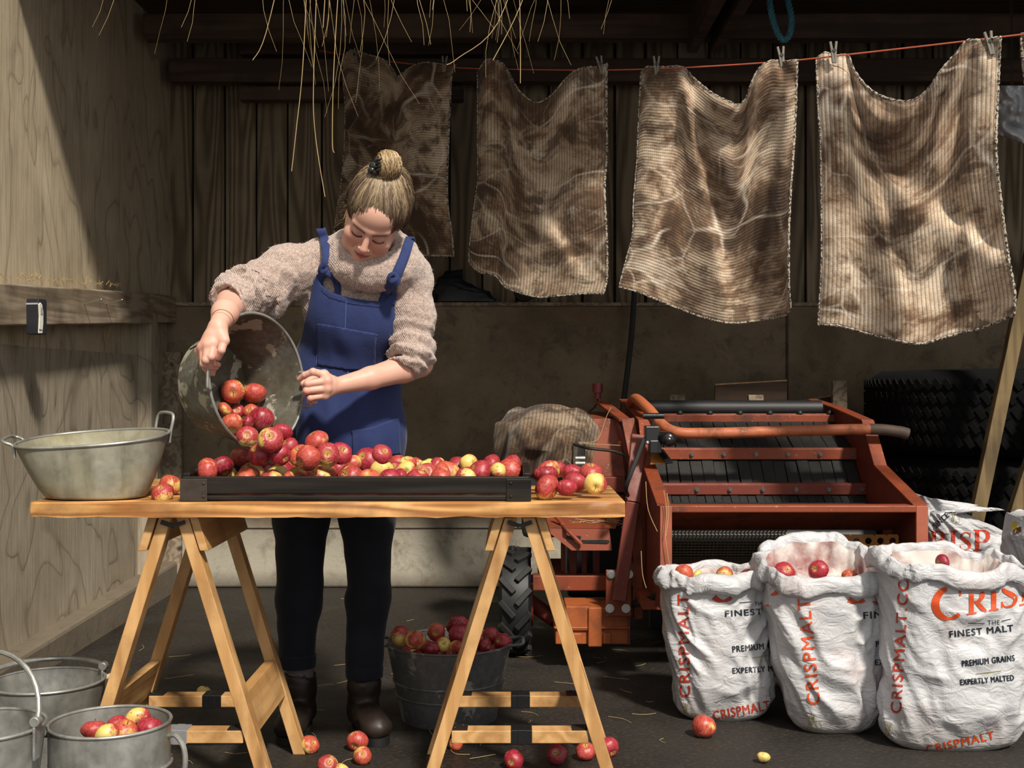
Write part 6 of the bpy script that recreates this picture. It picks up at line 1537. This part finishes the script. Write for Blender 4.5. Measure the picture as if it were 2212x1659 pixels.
# blue rope loop
def twist(P, r, n=3, turns=26):
    P = catmull(P, 10); b = MB(); m = len(P)
    for s in range(n):
        Q = []; u = Vector((0,1,0))
        for i in range(m):
            t = (P[min(i+1,m-1)]-P[max(i-1,0)]).normalized(); u = (u-t*u.dot(t)).normalized(); w = t.cross(u); a = 2*PI*(i/m*turns/3+s/n); Q.append(P[i]+(u*math.cos(a)+w*math.sin(a))*r*.55)
        b.tube(Q, r*.62, 6)
    return b
o = twist([W(1655,-90,5.2), W(1662,0,5.15), W(1672,50,5.12), W(1688,84,5.1), W(1704,78,5.12), W(1710,40,5.15), W(1700,-10,5.2), W(1690,-90,5.2)], .013, 3, 40).build('rope', plain('blue_rope', (.045,.17,.22), .8, amp=.4, scale=60)); tag(o, 'blue twisted rope hanging in a loop from the beam', 'rope')
# hand-held gadget hung on the rail
dv = W(80, 686, 4.30); dv.x = WX+.101
R = Matrix.Rotation(-.25, 3, 'Z')
gr = empty('torch_light', dv, 'black and white handheld gadget hanging on the wooden wall rail', 'tool')
b = MB(); b.box(dv, (.052, .05, .122), R); b.box(dv+Vector((0,0,.062)), (.05,.048,.008), R); b.build('black_case', plain('dusty_black_case', (.02,.021,.026), .5), gr, 0, .008, 3)
b = MB(); pr = [(-.010,-.058),(.012,-.058),(.018,-.02),(.018,.02),(.010,.046),(.0,.052),(-.010,.044),(-.006,0)]
c0 = dv+R @ Vector((.028, -.024, 0))
b.prism([c0+R @ Vector((.001, x*.9, z)) for x, z in pr], R @ Vector((.006,0,0))); b.build('white_cover', plain('off_white_plastic', (.62,.60,.52), .45), gr, 0, .002)
b = MB(); b.box(c0+R @ Vector((.008, .004, .022)), (.004,.008,.026), R); b.build('switch', M['greytape'], gr, 0, .002)
b = MB(); b.box(dv+R @ Vector((0,-.0255,.048)), (.05,.002,.006), R); b.build('pale_stripe', plain('pale_band', (.4,.4,.45), .4), gr, 0)
b = MB(); b.bar(dv+Vector((-.02,.0,.0)), Vector((WX+.06, dv.y+.02, dv.z)), .012, .012); b.build('hook', M['iron'], gr, 0)
b = MB()
for k, x in enumerate((-.007, -.003, .0015, .006)): b.box(c0+R @ Vector((.0075, x, -.046)), (.001, .0022, .008 if k == 0 else .005), R)
b.build('black_lettering', M['ink_black'], gr, 0)
# nails sticking out of the rail
for px, d, lab in ((140, 4.86, 'long nail sticking out of the rail, nearer to the gadget'), (205, 5.12, 'long nail sticking out of the rail, nearer to the corner')):
    p = W(px, 657, d); p.x = WX+.07; b = MB(); b.tube([p, p+Vector((.075,-.01,.018))], .0024, 6); b.ball(p+Vector((.075,-.01,.018)), .0045, 5); o = b.build('nail', M['steel']); tag(o, lab, 'nail')
# twine hanging under the rail
b = MB(); b.tube(catmull([W(172, 705, 5.3), W(190, 745, 5.3), W(207, 750, 5.3), W(212, 715, 5.3), W(225, 708, 5.3), W(228, 738, 5.3), W(240, 705, 5.32)], 5), .003, 5)
b.tube(catmull([W(182, 780, 5.25), W(200, 830, 5.25), W(188, 880, 5.25), W(176, 930, 5.25)], 5), .002, 5); o = b.build('twine', M['straw']); tag(o, 'frayed twine dangling below the wall rail', 'twine')
# plank standing against the back wall, at the left
b = MB(); b.box(Vector((W(364, 0, 6.17).x, 6.2, .612)), (.118, .035, 1.224)); o = b.build('wall_plank', M['rail'], None, 0, .004); origin_to(o, W(364, 1160, 6.17)); tag(o, 'short upright plank against the back wall behind the oval tub', 'plank')
# black hose down the back wall
b = MB(); b.tube(catmull([W(1372, 600, 6.18), W(1366, 700, 6.18), W(1358, 780, 6.18), W(1346, 880, 6.16), W(1340, 960, 6.1), W(1340, 1265, 6.1)], 6), .014, 8); o = b.build('hose', M['black']); tag(o, 'black hose running down the back wall behind the machine', 'hose')
# plywood offcuts and battens behind the machine
for P, w, lab, nm in (([W(1545,832,5.75), W(1700,823,5.75), Vector((W(1690,905,5.70).x, 5.62, 0)), Vector((W(1535,905,5.70).x, 5.62, 0))], .018, 'dark square plywood offcut tilted up behind the machine', 'plywood_offcut'), ([W(1385,890,5.95), W(1545,880,5.95), Vector((W(1545,0,5.95).x, 5.95, 0)), Vector((W(1385,0,5.95).x, 5.95, 0))], .018, 'long plywood sheet whose top edge shows left of the tilted offcut', 'plywood_sheet'), ([W(1690,874,5.9), W(1795,856,5.9), Vector((W(1795,0,5.9).x, 5.9, 0)), Vector((W(1690,0,5.9).x, 5.9, 0))], .018, 'plywood sheet whose top edge shows right of the tilted offcut', 'plywood_sheet')):
    b = MB(); b.prism(P, (0,w,0)); o = b.build(nm, M['darkwood'], None, 0); tag(o, lab, 'plywood')
    e = MB()
    for k in range(3): e.bar(P[0]+Vector((0,w*(.17+.33*k),.002)), P[1]+Vector((0,w*(.17+.33*k),.002)), w*.3, .008)
    e.build('edge', M['pinex'], o, 0)
for px, py0, w, dd, lab in ((1463,852,.075,5.85,'short weathered batten left of the tilted plywood offcut'),(1632,853,.07,5.575,'short weathered batten leaning in front of the tilted offcut'),(1813,822,.07,5.8,'tall weathered batten right of the plywood sheets')):
    b = MB(); b.bar(Vector((W(px, 0, dd).x, dd, 0)), W(px, py0, dd), w, .03, up=(0,-1,0)); o = b.build('batten', M['rail'], None, 0, .003); tag(o, lab, 'batten')
# stacked tractor tyres in the dark corner
def tyre(z, lab, x=2.32, y=5.42, r=.70):
    root = empty('tyre', (x, y, z), lab, 'tyre', 'stacked tyres')
    h = .375; prof = [(r*.55,.03), (r*.62,0), (r*.9,.01), (r*.985,.05), (r,.10), (r,h-.10), (r*.985,h-.05), (r*.9,h-.01), (r*.62,h), (r*.55,h-.03)]
    b = MB(); b.lathe(prof, Matrix.Translation((x, y, z)), 72, closed=True); b.build('carcass', M['tyre'], root, 50)
    q = MB()
    for k in range(96):
        a = 2*PI*k/96
        for row in range(5):
            aa = a+(row%2)*PI/96; zz = z+.07+row*.059; c = Vector((x+math.cos(aa)*(r+.003), y+math.sin(aa)*(r+.003), zz))
            q.bar(c+Vector((-math.sin(aa)*.016, math.cos(aa)*.016, -.019)), c+Vector((math.sin(aa)*.012, -math.cos(aa)*.012, .019)), .024, .007, up=(math.cos(aa), math.sin(aa), 0))
    q.build('tread', M['tyre'], root, 0, 0)
M['tyre'] = plain('old_tyre_rubber', (.003,.0033,.0036), .9, spec=.2, amp=.5, scale=12)
tyre(0.0, 'lowest of the big black tyres stacked in the dark corner'); tyre(.376, 'middle one of the big black tyres stacked in the dark corner'); tyre(.752, 'topmost of the big black tyres stacked in the dark corner')
# rough poles leaning at the right
for (a, bb, w, lab) in ((W(2050,1400,4.65), W(2245,470,4.65), .052, 'long square batten leaning at the right, clear of the others'), (W(2100,1400,4.6), W(2340,640,4.66), .05, 'leaning batten just right of the long clear one'), (W(2165,1400,4.6), W(2420,620,4.64), .06, 'darker leaning batten at the right edge of the photo')):
    b = MB(); b.bar(a, bb, w, .04, up=(0,-1,0)); o = b.build('leaning_batten', M['pole'], None, 0, .003); tag(o, lab, 'batten', 'leaning battens')
# pale plastic sheet hanging at the right edge
nv, nu = 40, 40; U, V = np.meshgrid(np.linspace(0,1,nu), np.linspace(0,1,nv)); X = 2150+90*U+6*np.sin(V*5); Y = 185+115*V+18*U*V-14*V*(1-U)
D = 4.95+.05*vnoise(U*4, V*4, 0, 3)+.03*vnoise(U*9, V*9, 0, 4)+.10*np.sin(PI*U)*-1
G = np.stack([(X-CX)/F*D, D, CZ+(CY-Y)/F*D], -1); o = grid_obj('plastic_sack', G, plain('grey_white_plastic', (.42,.42,.43), .35, amp=.1), None, .003); origin_to(o, G[0,20]); tag(o, 'pale crumpled plastic sack hanging in the dark beside the largest hessian sack', 'plastic sack')
b = MB(); b.tube([W(2185,190,4.95), W(2185,20,5.0), W(2185,-40,5.0)], .004, 5); b.build('tie_cord', M['black'], o)
# dark folded tarpaulin and a coil on the ledge of the back wall
nv, nu = 30, 50; U, V = np.meshgrid(np.linspace(0,2*PI,nu,endpoint=False), np.linspace(0,1,nv))
r = np.sin(np.arccos(np.clip(V, 0, 1))*.999)**.6; c = W(1000, 655, 6.31); c.z = 1.486
G = np.stack([c.x+.165*r*np.cos(U)*(1+.12*vnoise(np.cos(U)*3, np.sin(U)*3, V*5, 2)), c.y+.05*r*np.sin(U), c.z+.005+.17*V**1.1*(1-.45*np.cos(U)*.9)*.7+.012*vnoise(np.cos(U)*4, V*12, np.sin(U)*3, 7)*V], -1)
o = grid_obj('tarpaulin', G, plain('black_tarpaulin', (.012,.014,.017), .45, amp=.4), None, 0, True); tag(o, 'folded black tarpaulin on the ledge behind the woman', 'tarpaulin')
c = W(1133, 645, 6.31); c.z = 1.535; b = MB()
for k in range(4): b.tube([c+Vector((.05*math.cos(a), .012*k-.02, .045*math.sin(a)+.01)) for a in np.linspace(0, 2*PI, 24, endpoint=False)], .007, 6, closed=True)
o = b.build('cable_coil', M['iron']); tag(o, 'dark coil of cable on the ledge below the brown sack', 'coil')
# hessian draped over the engine
nv, nu = 60, 90; th = np.linspace(0, 2*PI, nu, endpoint=False); V = np.linspace(0, 1, nv)[:,None]; TH = th[None]
cx, cy = .145, 4.93; zt_, zb_ = .965, .70
prof = np.clip(V*1.25, 0, 1); rad = np.sin(prof*PI/2)**.75
lob = 1+.16*vnoise(np.cos(TH)*2, np.sin(TH)*2, V*2, 3)+.09*np.sin(TH*6+V*3)*V+.05*vnoise(np.cos(TH)*5, np.sin(TH)*5, V*6, 6)
x = cx+.215*rad*np.cos(TH)*lob; y = cy+.25*rad*np.sin(TH)*lob
z = zt_-(zt_-zb_)*V**2.1+.05*vnoise(np.cos(TH)*3*V, np.sin(TH)*3*V, V*3, 9)-.03*np.cos(TH)*0
G = np.stack([x, y, z+0*x], -1); o = grid_obj('hessian_cover', G, hessian('hessian_cover_cloth', 0, .9, 8, .42), None, .003, True)
uvl = o.data.uv_layers.new(name='UVMap'); li = np.zeros(len(o.data.loops), np.int32); o.data.loops.foreach_get('vertex_index', li); uvl.data.foreach_set('uv', np.stack([(G[...,0].ravel()-.2*G[...,2].ravel())[li]*1.0, (G[...,2].ravel()+G[...,1].ravel()*.8)[li]], 1).astype(np.float32).ravel())
tag(o, 'old hessian sack draped over the engine of the orange machine', 'sack'); origin_to(o, (cx, cy, zb_))
# rope end on the floor by the buckets
d = CZ*F/(1466-CY); b = MB(); p = W(228, 1462, d); p.z = .012
for k in range(5): b.ball(p+Vector((.008*k-.018, .006*math.sin(k*2), .006*math.cos(k))), (.012,.010,.010), 6)
b.tube(catmull([p+Vector((.01,0,0)), W(255,1468,d)+Vector((0,0,.0)), W(300,1485,d-.05)], 4), .0035, 6); o = b.build('rope_end', plain('pale_rope', (.45,.36,.24), .8)); origin_to(o, p); tag(o, 'short knotted end of pale rope on the floor behind the wide bucket', 'rope')
